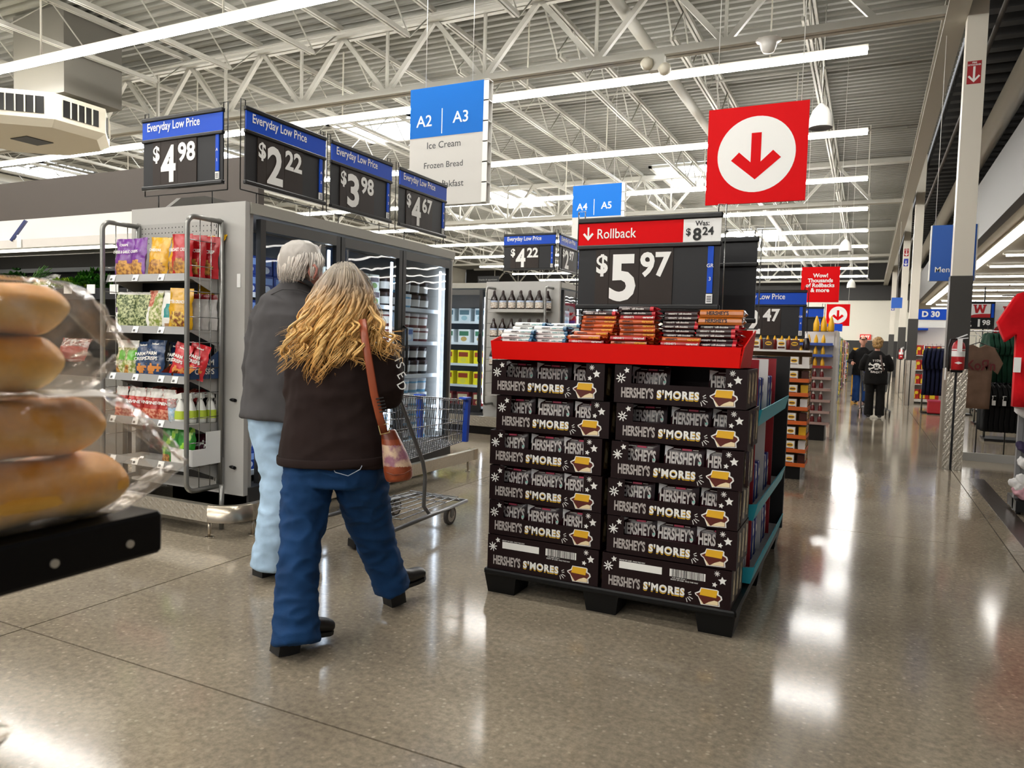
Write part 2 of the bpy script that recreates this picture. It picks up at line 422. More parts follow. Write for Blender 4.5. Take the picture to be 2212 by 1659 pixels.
# ------------------------------------------------------------------ skylights
SKY = mat('skylight_glow', 'eef4ff', 0.4, emit=9.0)
for i, (x, y, w, l) in enumerate(((-10.7, 15.0, 2.3, 1.7), (-17.4, 15.0, 2.3, 1.7), (-24, 15.0, 2.3, 1.7), (-5.0, 22.4, 1.6, 3.4), (-11.5, 23.5, 2.0, 3.2), (-4.6, 34.5, 2.2, 3.4), (-12.5, 34.5, 2.2, 3.4))):
    s = thing('skylight', 'bright skylight panel in the roof deck, %s from the front' % ORD[i], 'skylight', (x, y, 6.40), kind='structure')
    MB().box(-w / 2, w / 2, -l / 2, l / 2, -.015, 0).build('pane', SKY, s)
    f = MB()
    for sx in (-1, 1): f.box(sx * w / 2 - .05, sx * w / 2 + .05, -l / 2 - .05, l / 2 + .05, -.06, .0)
    for sy in (-1, 1): f.box(-w / 2 - .05, w / 2 + .05, sy * l / 2 - .05, sy * l / 2 + .05, -.06, .0)
    f.build('frame', PAINT, s)

# ------------------------------------------------------------------ ceiling services
MB().tube([(-3.24, -4, 5.86), (-3.22, 20, 5.86), (-3.22, 46, 5.86)], .085, 14).build('roof_pipe', PAINT, label='thick white pipe running under the roof deck', cat='pipe')
MB().tube([(1.8, 4, 5.3), (1.8, 46, 5.3)], .17, 16).build('duct_pipe', mat('pipe_grey', 'cfcdc6', 0.5), label='fat grey pipe above the clothing side', cat='pipe')
MB().tube([(1.12, 4, 5.0), (1.12, 46, 5.0)], .028, 8).build('sprinkler_pipe', mat('pipe_dark', '45413d', 0.5), label='thin dark sprinkler pipe behind the columns', cat='pipe')
for i, y in enumerate((9.2, 13.3, 17.3, 25.0, 29.0)):
    MB().tube([(-22, y, 5.95), (.5, y, 5.95)], .02, 6).build('conduit', PAINT, label='thin white sprinkler line crossing the joists, %s from the front' % ORD[i], cat='pipe', group='sprinkler lines')
# air diffuser at the upper left
hv = thing('air_diffuser', 'cream octagonal ceiling air diffuser with dark side grilles', 'air vent', (-12.75, 7.75, 4.45))
cream = mat('cream_metal', 'd9d2bf', 0.5)
oc = [(cos(pi / 8 + i * pi / 4), sin(pi / 8 + i * pi / 4)) for i in range(8)]
b = MB()
vs = []
for r, z in ((.55, 0), (1.15, 0), (1.3, .10), (1.3, .50), (.55, .62)): vs += [(r * p[0] * 1.05, r * p[1] * .85, z) for p in oc]
fs = [tuple(range(7, -1, -1)), tuple(range(32, 40))]
for k in range(4):
    for i in range(8): fs.append((k * 8 + i, k * 8 + (i + 1) % 8, k * 8 + 8 + (i + 1) % 8, k * 8 + 8 + i))
b.add(vs, fs).build('housing', cream, hv)
for i in range(8):
    p, q = Vector((oc[i][0] * 1.365, oc[i][1] * 1.105, 0)), Vector((oc[(i + 1) % 8][0] * 1.365, oc[(i + 1) % 8][1] * 1.105, 0))
    nrm = Vector(((p + q).x, (p + q).y, 0)).normalized() * .012
    g = MB(); a0 = p.lerp(q, .15) + nrm; a1 = p.lerp(q, .85) + nrm
    g.add([(a0.x, a0.y, .17), (a1.x, a1.y, .17), (a1.x, a1.y, .43), (a0.x, a0.y, .43)], [(0, 1, 2, 3)], 0)
    for k in range(1, 5):
        c = a0.lerp(a1, k / 5) + nrm
        g.bar((c.x, c.y, .17), (c.x, c.y, .43), .012, .02, 1)
    g.build('grille', [BLACK, cream], hv)
MB().box(-.22, .22, -.22, .22, -.012, 0).build('bottom_vent', CHAR, hv)
MB().box(-.15, 1.15, -.2, .8, .60, 1.95).build('duct', mat('duct_grey', '6a675f', 0.5), hv)
# emergency lamp, sensor dome and loudspeakers hung from the truss
em = thing('emergency_lamp', 'white two headed emergency lamp under the nearest truss', 'lamp', (-2.70, 9.78, 5.15))
MB().box(-.10, .10, -.05, .05, -.20, 0).build('housing', PAINT, em)
for sx in (-1, 1):
    hd = MB().lathe([(.0, -.05), (.075, -.05), (.085, 0.02), (.05, .06), (0, .07)], 14, (0, 0, 0)).xf(Matrix.Translation((sx * .12, -.08, -.16 - .05 * sx)) @ Matrix.Rotation(R(60), 4, 'X'))
    hd.build('lamp_head', cream, em)
dm = thing('motion_sensor', 'small white dome sensor under the nearest truss', 'sensor', (-1.30, 9.78, 5.14))
MB().lathe([(0, -.16), (.07, -.14), (.10, -.07), (.10, -.03), (.16, 0)], 14).build('dome', WHITE, dm)
MB().box(-.11, .11, -.11, .11, 0, .012).build('mounting_plate', WHITE, dm)
for i, (x, y, z, s_) in enumerate(((-.80, 12.0, 4.62, 1.0), (-.75, 24.0, 4.28, 1.0), (-.76, 34, 4.0, 1.0))):
    sp = thing('hanging_speaker', 'white bell shaped hanging loudspeaker, %s along the main aisle' % ORD[i], 'speaker', (x, y, z), group='hanging loudspeakers')
    MB().lathe([(.17, 0), (.175, .03), (.16, .16), (.12, .26), (.06, .33), (.03, .36), (0, .36)], 18).lathe([(.165, .005), (0, .02)], 18, m=1).build('bell', [WHITE, CHAR], sp)
    MB().cyl((0, 0, .36), (0, 0, 6.42 - z), .006, 6).build('cable', WHITE, sp)

# ------------------------------------------------------------------ walls and the lower ceiling of the clothing side
WALLM = mat('cream_wall', 'e4e0d2', 0.7)
MB().box(-26, 1.9, 46, 46.3, 2.0, 4.25).box(-26, 1.9, 46.02, 46.3, 0, 2.0, 1).box(-26, 1.9, 45.9, 46.3, 4.25, 4.75, 1).box(-26, 1.9, 46.05, 46.3, 4.75, 6.6, 1).build('wall_back', [WALLM, mat('dark_band', '242220', 0.6)], kind='structure', label='cream back wall with dark band above and below')
MB().box(1.9, 14, 46, 46.3, 0, 6.2).build('wall_back_right', WALLM, kind='structure', label='cream back wall behind the clothing side')
MB().box(-26.3, -26, -6, 46, 0, 6.4).build('wall_left', WALLM, kind='structure', label='cream left wall of the store')
MB().box(13.7, 14, 3, 46, 0, 6.2).build('wall_right', WALLM, kind='structure', label='cream right wall of the clothing side')
BULK = mat('bulkhead_grey', '4a4743', 0.6)
MB().box(1.85, 2.0, 3, 46, 3.6, 4.75).build('wall_bulkhead', BULK, kind='structure', label='grey bulkhead over the edge of the clothing side')
MB().box(2.0, 14, 3, 46, 3.62, 3.70).build('ceiling_low', mat('low_ceiling', 'a9a08c', 0.7), kind='structure', label='low ceiling over the clothing side')
LOWT = mat('low_lamp_tube', 'fdfaf4', 0.4, emit=7.5)
t = thing('strip_light', 'long white strip light running away along the edge of the low ceiling', 'light', (2.34, 24, 3.575), group='low ceiling lights')
MB().box(-.11, .11, -14, 14, 0, .04).build('housing', CAPM, t)
for k in range(14): MB().box(-.09, .09, -14 + 2 * k + .01, -14 + 2 * k + 1.99, -.03, 0).build('lamp_tube', LOWT, t)
low_me = MB().box(-.59, .59, -.04, .04, -.04, 0).mesh('lamp_tube', LOWT)
for i, y in enumerate((11.5, 14.2, 16.9, 19.6, 22.0, 24.7, 27.4, 29.8, 32.6, 35.4, 38.2, 41, 43.8)):
    t = thing('strip_light', 'strip light row across the low clothing ceiling, %s from the front' % ORD[i], 'light', (6.3, y, 3.575), group='low ceiling lights')
    MB().box(-3.7, 3.7, -.05, .05, 0, .04).build('housing', CAPM, t)
    for k in range(6): link('lamp_tube', low_me, t, (-3.05 + 1.22 * k, 0, 0))

ex = thing('exit_sign', 'red lit exit sign on the far back wall', 'exit sign', (-.17, 45.9, 2.05))
MB().box(-.28, .28, 0, .06, 0, .30).build('sign_face', mat('exit_red', 'b3261e', 0.5, emit=0.6), ex)
MB().text('EXIT', 0, .07, -.004, h=.16, m=0, bold=.03, align='c').build('lettering', mat('exit_letters', 'ffb0a0', .5, emit=1.5), ex)
# ------------------------------------------------------------------ price signs
WIREB = mat('black_wire', '1b1b1b', 0.4, 0.4)
def price_sign(loc, rz, dollars, cents, label, header='Everyday Low Price', hm=None, tagtxt=None, was=None, plain=False, post=0.13, wire=None, size=1.0, clip=True):
    t = thing('price_sign', label, 'price sign', loc, rz, group='price signs')
    W = .405
    MB().box(-W + .008, W - .008, .004, .014, .02, .49).build('panel', CHAR, t)
    MB().rbox(-W, W, -.012, .020, .485, .515, .006).build('top_rail', BLACK, t)
    MB().rbox(-W, W, -.010, .018, .338, .362, .005).build('middle_rail', BLACK, t)
    MB().rbox(-W, W, -.012, .020, 0, .028, .006).build('bottom_rail', BLACK, t)
    w = MB(); wm = wire or WIREB
    w.tube([(-W - .01, .03, -.035), (-W - .01, .03, .56), (-W + .03, .03, .56), (-W + .03, .03, .51)], .004, 6)
    w.tube([(W + .01, .03, -.035), (W + .01, .03, .56), (W - .03, .03, .56), (W - .03, .03, .51)], .004, 6)
    w.tube([(-W - .01, .03, -.035), (W + .01, .03, -.035)], .004, 6)
    if post:
        for x in (-.27, .27): w.tube([(x, .03, -post), (x, .03, -.035)], .004, 6)
    w.build('wire_frame', wm, t, kind='stuff')
    if plain: return t
    hx = W - .006 if not was else .20
    h = MB().box(-W + .006, hx, -.004, .004, .362, .485)
    h.build('header_strip', hm or BLUE, t)
    lt = MB()
    if was:
        lt.text(header, -.285, .397, -.0065, h=.054, w=.225, bold=.006)
        MB().poly([(-.335, .463), (-.345, .463), (-.345, .412), (-.363, .432), (-.372, .424), (-.340, .388), (-.308, .424), (-.317, .432), (-.335, .412)][::-1], -.0065).build('arrow_mark', DIGIT, t)
        MB().box(.20, W - .006, -.0045, .004, .362, .485).build('was_card', PAPER, t)
        k = MB().text('Was:', .30, .447, -.007, h=.026, bold=.015, align='c').text('$', .215, .392, -.007, h=.044, bold=.02).text(was[0], .252, .368, -.007, h=.068, bold=.03).text(was[1], .302, .396, -.007, h=.044, bold=.025)
        k.build('was_lettering', INK, t)
    else:
        lt.text(header, -.345, .398, -.0065, h=.078, w=.53, bold=.014)
    lt.build('header_lettering', DIGIT, t)
    cards = ((-.292, .08), (-.21, .172), (-.036, .186))
    for cx, cw in cards: MB().box(cx, cx + cw, -.002, .004, .03, .337).build('digit_card', CARD_BROWN, t)
    d = MB().text('$', -.286, .185, -.0045, h=.125, w=.068, bold=.03)
    d.text(dollars, -.206, .045, -.0045, h=.262, w=.152, bold=.03)
    d.text(cents, -.032, .178, -.0045, h=.138, w=.172, bold=.032)
    d.build('price_digits', DIGIT, t)
    MB().box(.335, .365, -.004, .004, .09, .337).build('aisle_tag', BLUE, t)
    MB().text((tagtxt or 'A 1').split()[0], .35, .225, -.0065, h=.02, bold=.01, align='c').build('tag_lettering', DIGIT, t); MB().text((tagtxt or 'A 1').split()[1], .35, .155, -.0065, h=.02, bold=.01, align='c').build('tag_lettering', DIGIT, t)
    c = MB().box(.333, .367, -.005, .003, .035, .085)
    for q in range(4): c.box(.338, .362, -.0058, -.005, .043 + q * .009, .047 + q * .009, 1)
    c.build('barcode_card', [PAPER, INK], t)
    return t
price_sign((-4.445, 3.74, 2.335), 0, '4', '98', 'price sign reading 4.98 over the snack shelf end')
price_sign((-3.80, 4.105, 2.31), pi / 2, '2', '22', 'price sign reading 2.22 nearest the corner over the freezer doors', tagtxt='A 2')
price_sign((-3.80, 4.975, 2.31), pi / 2, '3', '98', 'price sign reading 3.98 over the middle freezer door', tagtxt='A 2')
price_sign((-3.80, 5.895, 2.31), pi / 2, '4', '67', 'price sign reading 4.67 over the far freezer door', tagtxt='A 2')

# ------------------------------------------------------------------ freezer cabinet with the snack end
FRZ = mat('freezer_grey', 'b3b1ac', 0.35)
FRZD = mat('freezer_dark', '3a3a3a', 0.4)
DOORG = glass_mat('door_glass', 'eef6fb', base=0.07, wave=0.035, wscale=2.2)
LED = mat('freezer_led', 'e8f1ff', 0.4, emit=9.0)
SHELFW = mat('freezer_shelf', 'dfe6ec', 0.4)
def freezer(name, label, x0, x1, y0, y1, h, ndoors, facing='E', fill=None, zb=.28):
    """upright door freezer in world axes; doors on the +x side (E) or on the -y side (S)"""
    t = thing(name, label, 'freezer', (0, 0, 0))
    if facing == 'E':
        a0, a1, f = y0 + .07, y1 - .07, x1
        P = lambda a, d, z: (f - d, a, z)          # a along the run, d depth behind the front
        flip = True; depth = x1 - x0
    else:
        a0, a1, f = x0 + .05, x1 - .05, y0
        P = lambda a, d, z: (a, f + d, z)
        flip = False; depth = y1 - y0
    def bx(b, a, A, d, D, z, Z, m=0):
        p, q = P(a, d, z), P(A, D, Z)
        return b.box(min(p[0], q[0]), max(p[0], q[0]), min(p[1], q[1]), max(p[1], q[1]), min(z, Z), max(z, Z), m)
    bx(MB(), a0 - .07, a1 + .07, depth - .05, depth, 0.09, h).build('back_panel', FRZ, t)
    bx(MB(), a0 - .07, a1 + .07, .03, depth, h - .06, h).build('roof_panel', FRZ, t)
    bx(MB(), a0 - .07, a1 + .07, .0, depth, .09, zb - .02).build('kick_panel', FRZD, t)
    bx(MB(), a0 - .07, a0 - .03, .02, depth, .09, h).build('end_panel', FRZ, t)
    bx(MB(), a1 + .03, a1 + .07, .02, depth, .09, h).build('end_panel', FRZ, t)
    bx(MB(), a0 - .07, a1 + .07, -.004, .05, h - .075, h).build('fascia', mat('freezer_fascia', 'a09d92', 0.4), t)
    bx(MB(), a0 - .03, a1 + .03, depth - .09, depth - .06, zb, h - .08).build('inner_back', mat('freezer_inside', '5b6470', 0.5), t)
    dw = (a1 - a0) / ndoors; top = h - .10
    for i in range(ndoors):
        A, B = a0 + i * dw, a0 + (i + 1) * dw
        d = MB(); fr = .055
        bx(d, A + .006, A + fr, -.012, .03, zb, top); bx(d, B - fr, B - .006, -.012, .03, zb, top)
        bx(d, A + fr, B - fr, -.012, .03, top - .075, top, 1); bx(d, A + fr, B - fr, -.012, .03, zb, zb + .09)
        do = d.build('door', [mat('door_frame', '222222', 0.35), mat('door_frame_grey', '4d4c49', 0.4)], t)
        g = MB(); p = [P(A + fr, .005, zb + .09), P(B - fr, .005, zb + .09), P(B - fr, .005, top - .075), P(A + fr, .005, top - .075)]
        g.add(p, [(0, 1, 2, 3)]).build('pane', DOORG, do)
        hd = MB(); hx = A + .03 if facing == 'E' else B - .03
        hd.tube([P(hx, -.012, 1.0), P(hx, -.05, 1.02), P(hx, -.05, 1.4), P(hx, -.012, 1.42)], .012, 8).build('handle', BLACK, do)
        if i: bx(MB(), A - .009, A + .009, .10, .115, zb + .12, top - .1).build('led_strip', LED, t)
    for a in (a0 + .02, a1 - .02): bx(MB(), a - .009, a + .009, .10, .115, zb + .12, top - .1).build('led_strip', LED, t)
    z = zb + .06; shelves = []
    while z < top - .25:
        s = MB(); bx(s, a0, a1, .16, depth - .10, z - .012, z); bx(s, a0, a1, .14, .16, z - .03, z + .006)
        s.build('shelf', SHELFW, t); shelves.append(z); z += .315
    t['label'] = label
    return t, shelves, P, a0, a1, dw
fz, shl, FP, fa0, fa1, fdw = freezer('freezer_case', 'grey upright freezer with three black framed glass doors', -4.50, -3.76, 3.72, 6.42, 2.19, 3)
# frozen goods: cartons and tubs in rows behind the doors
def carton(w, d, h, c1, c2, c3, kind):
    b = MB()
    if kind == 'tub':
        b.lathe([(0, 0), (w * .43, 0), (w * .5, h * .8)], 14, m=0, mf=lambda i, j: 0)
        b.lathe([(w * .52, h * .8), (w * .52, h), (w * .45, h), (0, h)], 14, m=1)
        b.lathe([(w * .467, h * .2), (w * .503, h * .68)], 14, m=2, mf=lambda i, j: 2)
    else:
        b.rbox(-w / 2, w / 2, -d / 2, d / 2, 0, h, .006, 0)
        b.rect(-w * .4, w * .4, h * .52, h * .86, -d / 2 - .001, 2)
        b.disc(0, h * .28, w * .26, -d / 2 - .001, 1, 14, h * .18)
    return b.mesh('carton', [mat('carton_' + c, c, .4) for c in (c1, c2, c3)])
KINDS_ICE = [('ice_cream_tub', 'tub', .14, .15, .135, '241a1a', '3a2420', 'e9e4dc', 'dark brown'), ('ice_cream_carton', 'box', .14, .14, .135, 'c9dcef', 'f2f4f6', '2b62b0', 'pale blue'),
             ('ice_cream_tub', 'tub', .16, .16, .17, '2c66c4', 'e8eef6', 'f2f2f2', 'bright blue'), ('ice_cream_carton', 'box', .14, .14, .135, 'e9eee2', '7aa82e', '4a2c3c', 'white and green'),
             ('ice_cream_tub', 'tub', .14, .15, .135, '7ec0e6', 'f4f8fb', 'f6f6f6', 'light blue'), ('ice_cream_carton', 'box', .14, .14, .135, '1b3f94', 'd8dfee', '86a8e6', 'deep blue'),
             ('ice_cream_tub', 'tub', .14, .15, .135, '6e1f22', 'f0e6e0', 'eee8e0', 'dark red'), ('ice_cream_carton', 'box', .14, .14, .135, 'd7d93a', '3b7f2a', 'f5f5e8', 'yellow green')]
ICE = [carton(w, d, h, c1, c2, c3, k) for _, k, w, d, h, c1, c2, c3, _n in KINDS_ICE]
PLAN = [[5, 5, 5, 5, 5, 5], [0, 6, 1, 7, 3, 3], [4, 4, 0, 6, 0, 1]]       # kind by door and shelf from below
for d in range(3):
    for s_, z in enumerate(shl):
        k = PLAN[d][s_ % 6]
        n = 5
        for q in range(n):
            a = fa0 + d * fdw + .12 + (fdw - .24) * q / (n - 1)
            p = FP(a, .26, z)
            for layer in range(2):
                k2 = k if (q + layer + d) % 4 else PLAN[d][(s_ + 2) % 6]
                link(KINDS_ICE[k2][0], ICE[k2], None, (p[0] - .01 * layer, p[1], p[2] + .1355 * layer), pi / 2 + rnd.uniform(-.08, .08),
                     '%s %s, %s from left, %s layer, %s shelf, %s freezer door' % (KINDS_ICE[k2][8], KINDS_ICE[k2][0].replace('_', ' '), ORD[q], ('lower', 'upper')[layer], ORD[s_], ('near', 'middle', 'far')[d]),
                     'ice cream', group='frozen goods behind the freezer doors')
# the snack end: pegboard, posts, shelves, wire side guards
end = thing('end_shelf_unit', 'grey snack shelf on the freezer end with wire side guards', 'shelf unit', (0, 0, 0))
MB().box(-4.88, -3.765, 3.675, 3.715, .21, 2.19).build('end_panel', FRZ, end)
MB().box(-4.86, -3.95, 3.66, 3.676, .25, .46).build('lower_panel', FRZ, end)
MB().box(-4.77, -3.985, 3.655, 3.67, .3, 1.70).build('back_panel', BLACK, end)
pb = MB().box(-4.77, -3.985, 3.655, 3.67, 1.70, 2.07)
for i in range(22):
    for z in (2.04, 2.005, 1.97, 1.935): pb.rect(-4.74 + i * .034 - .004, -4.74 + i * .034 + .004, z - .004, z + .004, 3.6545, 1)
pb.build('pegboard', [mat('peg_grey', 'a7a5a0', .45), BLACK], end)
for x in (-4.775, -3.98):
    u = MB().box(x - .012, x + .012, 3.63, 3.66, .25, 2.08)
    for k in range(40): u.rect(x - .004, x + .004, .30 + k * .044, .325 + k * .044, 3.6295, 1)
    u.build('upright', [FRZ, BLACK], end)
SHZ = [1.69, 1.345, 1.022, .725, .45]
for i, z in enumerate(SHZ):
    s = MB().box(-4.745, -3.965, 3.39, 3.66, z - .035, z - .02)
    so = s.build('shelf', FRZ, end)
    MB().hexa([(-4.745, 3.375, z - .05), (-3.965, 3.375, z - .05), (-3.965, 3.39, z - .05), (-4.745, 3.39, z - .05), (-4.745, 3.39, z), (-3.965, 3.39, z), (-3.965, 3.395, z), (-4.745, 3.395, z)]).build('price_rail', mat('rail_grey', '8b8a88', .3), so)
    for sx in (-4.74, -3.97):
        MB().hexa([(sx - .003, 3.42, z - .035), (sx + .003, 3.42, z - .035), (sx + .003, 3.66, z - .14), (sx - .003, 3.66, z - .14), (sx - .003, 3.42, z - .02), (sx + .003, 3.42, z - .02), (sx + .003, 3.66, z - .02), (sx - .003, 3.66, z - .02)]).build('bracket', FRZ, so)
    for q, x in enumerate((-4.71, -4.48, -4.23, -4.10)[:4 if i in (2,) else 3]):
        tg = MB().hexa([(x, 3.3715, z - .047), (x + .055, 3.3715, z - .047), (x + .055, 3.374, z - .047), (x, 3.374, z - .047), (x, 3.386, z - .004), (x + .055, 3.386, z - .004), (x + .055, 3.389, z - .004), (x, 3.389, z - .004)])
        tg.hexa([(x + .008, 3.3722, z - .040), (x + .03, 3.3722, z - .040), (x + .03, 3.374, z - .040), (x + .008, 3.374, z - .040), (x + .008, 3.3838, z - .014), (x + .03, 3.3838, z - .014), (x + .03, 3.385, z - .014), (x + .008, 3.385, z - .014)], 1)
        tg.build('price_tag', [PAPER, mat('tag_print', '5a5a5a', .6)], so)
def guard(x):
    g = MB(); y0, y1, z0, z1, r = 3.365, 3.64, .27, 2.055, .06
    pts = [(x, y1, z1)]
    for k in range(7): a = pi / 2 * k / 6; pts.append((x, y0 + r - r * sin(a), z1 - r + r * cos(a)))
    for k in range(7): a = pi / 2 * k / 6; pts.append((x, y0 + r - r * cos(a), z0 + r - r * sin(a)))
    pts.append((x, y1, z0))
    g.tube(pts, .0165, 10).tube([(x, y1, z0 - .01), (x, y1, z1 + .01)], .0165, 10)
    o = g.build('side_guard', STEEL, end)
    for k in range(2): MB().tube([(x, y0 + .09 * (k + 1) + .01, z0), (x, y0 + .09 * (k + 1) + .01, z1)], .003, 5).build('guard_wire', CHROME, o)
    for k in range(10): MB().tube([(x, y0, z0 + .15 + k * .165), (x, y1, z0 + .15 + k * .165)], .003, 5).build('guard_wire', CHROME, o)
guard(-3.945); guard(-4.765)
for z in (.86, .40): MB().tube([(-3.93, 3.70, z), (-3.83, 3.66, z)], .012, 8).build('bumper_peg', BLACK, end)
MB().box(-3.83, -3.80, 3.668, 3.674, 1.62, 1.71).build('wall_tag', PAPER, end)

# guard rail with diamond plate around the freezer foot
DIA = diamond_mat(); BR = mat('brushed_steel', 'b8ad9c', 0.28, 0.95)
rail = thing('bumper_rail', 'low diamond plate guard rail wrapping the freezer end', 'guard rail', (0, 0, 0))
MB().box(-5.6, -3.735, 3.345, 3.40, .105, .21).build('plate', DIA, rail)
c = MB(); A = []
for k in range(9):
    a = -pi / 2 + pi / 2 * k / 8; A.append((cos(a), sin(a)))
n = len(A)
for z in (.105, .21):
    for r in (.195, .14): c.v.extend([(-3.735 + r * p[0], 3.54 + r * p[1], z) for p in A])
for k in range(n - 1): 
    for f in ((k, k + 1, 2 * n + k + 1, 2 * n + k), (n + k + 1, n + k, 3 * n + k, 3 * n + k + 1), (2 * n + k, 2 * n + k + 1, 3 * n + k + 1, 3 * n + k)):
        c.f.append(f); c.m.append(0); c.sm.append(True)
c.build('corner', BR, rail)
MB().box(-3.595, -3.54, 3.54, 6.52, .105, .21).build('plate', DIA, rail)
MB().box(-3.62, -3.538, 6.52, 6.60, .105, .213).build('end_cap', BR, rail)
for p in ((-3.74, 3.37), (-3.56, 3.56), (-3.57, 5.0), (-3.57, 6.45), (-4.6, 3.37)):
    MB().cyl((p[0], p[1], 0.006), (p[0], p[1], .11), .011, 10).cyl((p[0], p[1], 0), (p[0], p[1], .006), .028, 14).build('leg', BR, rail)
MB().cyl((-3.84, 3.56, 0), (-3.84, 3.56, .30), .016, 10).build('post', STEEL, rail)

# ------------------------------------------------------------------ pouches and bags
def pouch(name, w, h, d, mats, paint=None, txt=None, loc=(0, 0, 0), rz=0.0, tilt=0.0, label='', cat='snack bag', group='snack bags on the end shelf', seed=0, lean=0.0):
    """a filled pouch: flat crimped top, bulging belly, creased skin"""
    b = MB(); rr = random.Random(seed); ph = [rr.uniform(0, 6) for _ in range(4)]
    def pt(u, v, sgn):
        belly = (sin(pi * min(max(u, 0), 1)) ** .6) * (1 - v ** 2.6) * (.55 + .45 * min(1, v * 4))
        cr = .004 * sin(u * 17 + ph[0] + v * 5) * sin(v * 13 + ph[1]) + .003 * sin(v * 31 + u * 9 + ph[2])
        x = (u - .5) * w * (1 - .05 * sin(pi * v)) + .004 * sin(v * 9 + ph[3])
        return (x, sgn * (d / 2) * belly + cr * (1 if v > .05 else 0), v * h)
    b.grid(lambda u, v: pt(u, v, -1), 12, 14, mf=paint or (lambda u, v: 0))
    b.grid(lambda u, v: pt(1 - u, v, 1), 8, 8, mf=lambda u, v: 0)
    if txt:
        for (s, x, z, hh, ww, m) in txt: b.text(s, x * w, z * h, -d / 2 - .004, h=hh * h, w=ww * w, m=m, bold=.03, align='c')
    M = Matrix.Rotation(tilt, 4, 'X') @ Matrix.Rotation(lean, 4, 'Y')
    b.xf(M)
    return b.build(name, mats, None, loc, rz, label, cat, group)
def pm(c, r=.25): return mat('film_' + c, c, r, spec=.6, bump=.25, bscale=25)
CHIPS = mat('food_golden', 'd9a24a', .5, c2='8a5526', vscale=40)
GREENFOOD = mat('food_greens', '8a9a3e', .5, c2='e6e0b8', vscale=45)
DARKGREEN = mat('food_dark_greens', '3e5220', .5, c2='c9cf9a', vscale=55)
REDFOOD = mat('food_red', 'b8452c', .5, c2='e0a084', vscale=45)
SLATE = mat('print_white', 'f4f2ec', .4)
def X(px): return -4.74 + (px - 228) / 172 * .77
def window(u0, u1, v0, v1, m=1, base=0, top=None):
    def f(u, v):
        if ((u - (u0 + u1) / 2) / ((u1 - u0) / 2)) ** 2 + ((v - (v0 + v1) / 2) / ((v1 - v0) / 2)) ** 2 < 1: return m
        if top is not None and v > top[0]: return top[1]
        return base
    return f
Z1 = 1.672
for i, (px, dz) in enumerate(((250, 0), (283, .01))):
    pouch('snack_pouch', .185, .27, .07, [pm('6f1f8c'), CHIPS, SLATE], window(.12, .95, .02, .42), [('CHEESE & GARLIC', 0, .60, .075, .8, 2), ('CRISPS', .1, .78, .06, .4, 2)] if i == 0 else [('CRISPS', 0, .6, .07, .5, 2)], (X(px), 3.44 - i * .01, Z1 + dz * 0), .1 - .3 * i, -.08, 'purple crisp pouch with golden crisps printed low, %s on the top snack shelf' % ('leftmost' if i == 0 else 'second'), seed=i)
yl = pm('d8a414')
pouch('snack_pouch', .18, .27, .07, [yl, CHIPS, SLATE], window(.08, .9, .02, .45), [('CHEDDAR', 0, .62, .07, .6, 2)], (X(322), 3.44, Z1), .05, -.1, 'yellow crisp pouch standing upright beside the purple pouches', seed=5, lean=.05)
pouch('snack_pouch', .19, .27, .07, [yl, CHIPS, SLATE], window(.05, .9, .0, .4), [('CHEDDAR', 0, .6, .07, .6, 2)], (X(358), 3.46, Z1), -.1, -.05, 'yellow crisp pouch leaning against the red pouches on the top snack shelf', seed=6, lean=.12)
pouch('snack_pouch', .2, .24, .06, [yl, CHIPS, SLATE], window(.5, .55, .0, .05), None, (X(372), 3.58, Z1 + .13), 0, -.5, 'crumpled yellow pouch lying on top behind the upright pouches', seed=7, lean=.35)
rd = pm('b3141c')
for i, px in enumerate((415, 452, 476)):
    pouch('snack_pouch', .17, .28, .06, [rd, CHIPS, SLATE, mat('print_leaf', '3f6a22', .5)], window(.15, .8, .05, .42, 1), [('ROAST CRISP', 0, .58, .08, .75, 2)], (-4.075 + .035 * i, 3.435 + .065 * i, Z1 - .0), .12 + .14 * i, -.03, 'red roasted crisp pouch, %s behind the near wire guard on the top shelf' % ORD[i], seed=10 + i, lean=.02 * i)
Z2 = 1.327
clear = glass_mat('clear_film', 'ffffff', .06, .5, .08, .25, 'f4f4f0', 14)
pouch('salad_kit_bag', .20, .25, .08, [DARKGREEN, SLATE, pm('5b2a78')], lambda u, v: 1 if (u < .25 and v < .45) or v > .93 else (2 if u < .2 and v < .6 else 0), None, (X(250), 3.45, Z2), .1, -.06, 'clear bag of chopped green salad, leftmost on the second snack shelf', seed=20)
pouch('salad_kit_bag', .18, .25, .08, [DARKGREEN, SLATE], lambda u, v: 1 if (u > .8 and v < .5) or v > .93 else 0, None, (X(287), 3.46, Z2), 0, -.06, 'clear bag of chopped green salad, second on the second snack shelf', seed=21)
pouch('salad_kit_bag', .15, .26, .08, [GREENFOOD, REDFOOD, SLATE], lambda u, v: 1 if v > .55 and u < .6 else (2 if u < .3 or v > .94 else 0), None, (X(315), 3.45, Z2), -.1, -.06, 'clear bag of red and green salad mix on the second snack shelf', seed=22)
pouch('nut_pouch', .19, .26, .08, [SLATE, pm('1e8f8c'), pm('c9c7c0'), mat('food_nut', 'a8805a', .5)], lambda u, v: 1 if .32 < v < .66 and u > .3 else (3 if v < .12 and .3 < u < .7 else 0), None, (X(350), 3.45, Z2), 0, -.05, 'white nut pouch with a teal label on the second snack shelf', seed=23)
pouch('snack_pouch', .20, .27, .09, [yl, mat('food_corn', 'e8c45a', .5, c2='7a3b18', vscale=35), SLATE], window(.1, .9, .05, .45), [('BUTTER CRUNCH', 0, .62, .08, .75, 2)], (-4.07, 3.42, Z2), .1, -.02, 'big yellow butter crunch pouch in front on the second snack shelf', seed=24, lean=.03)
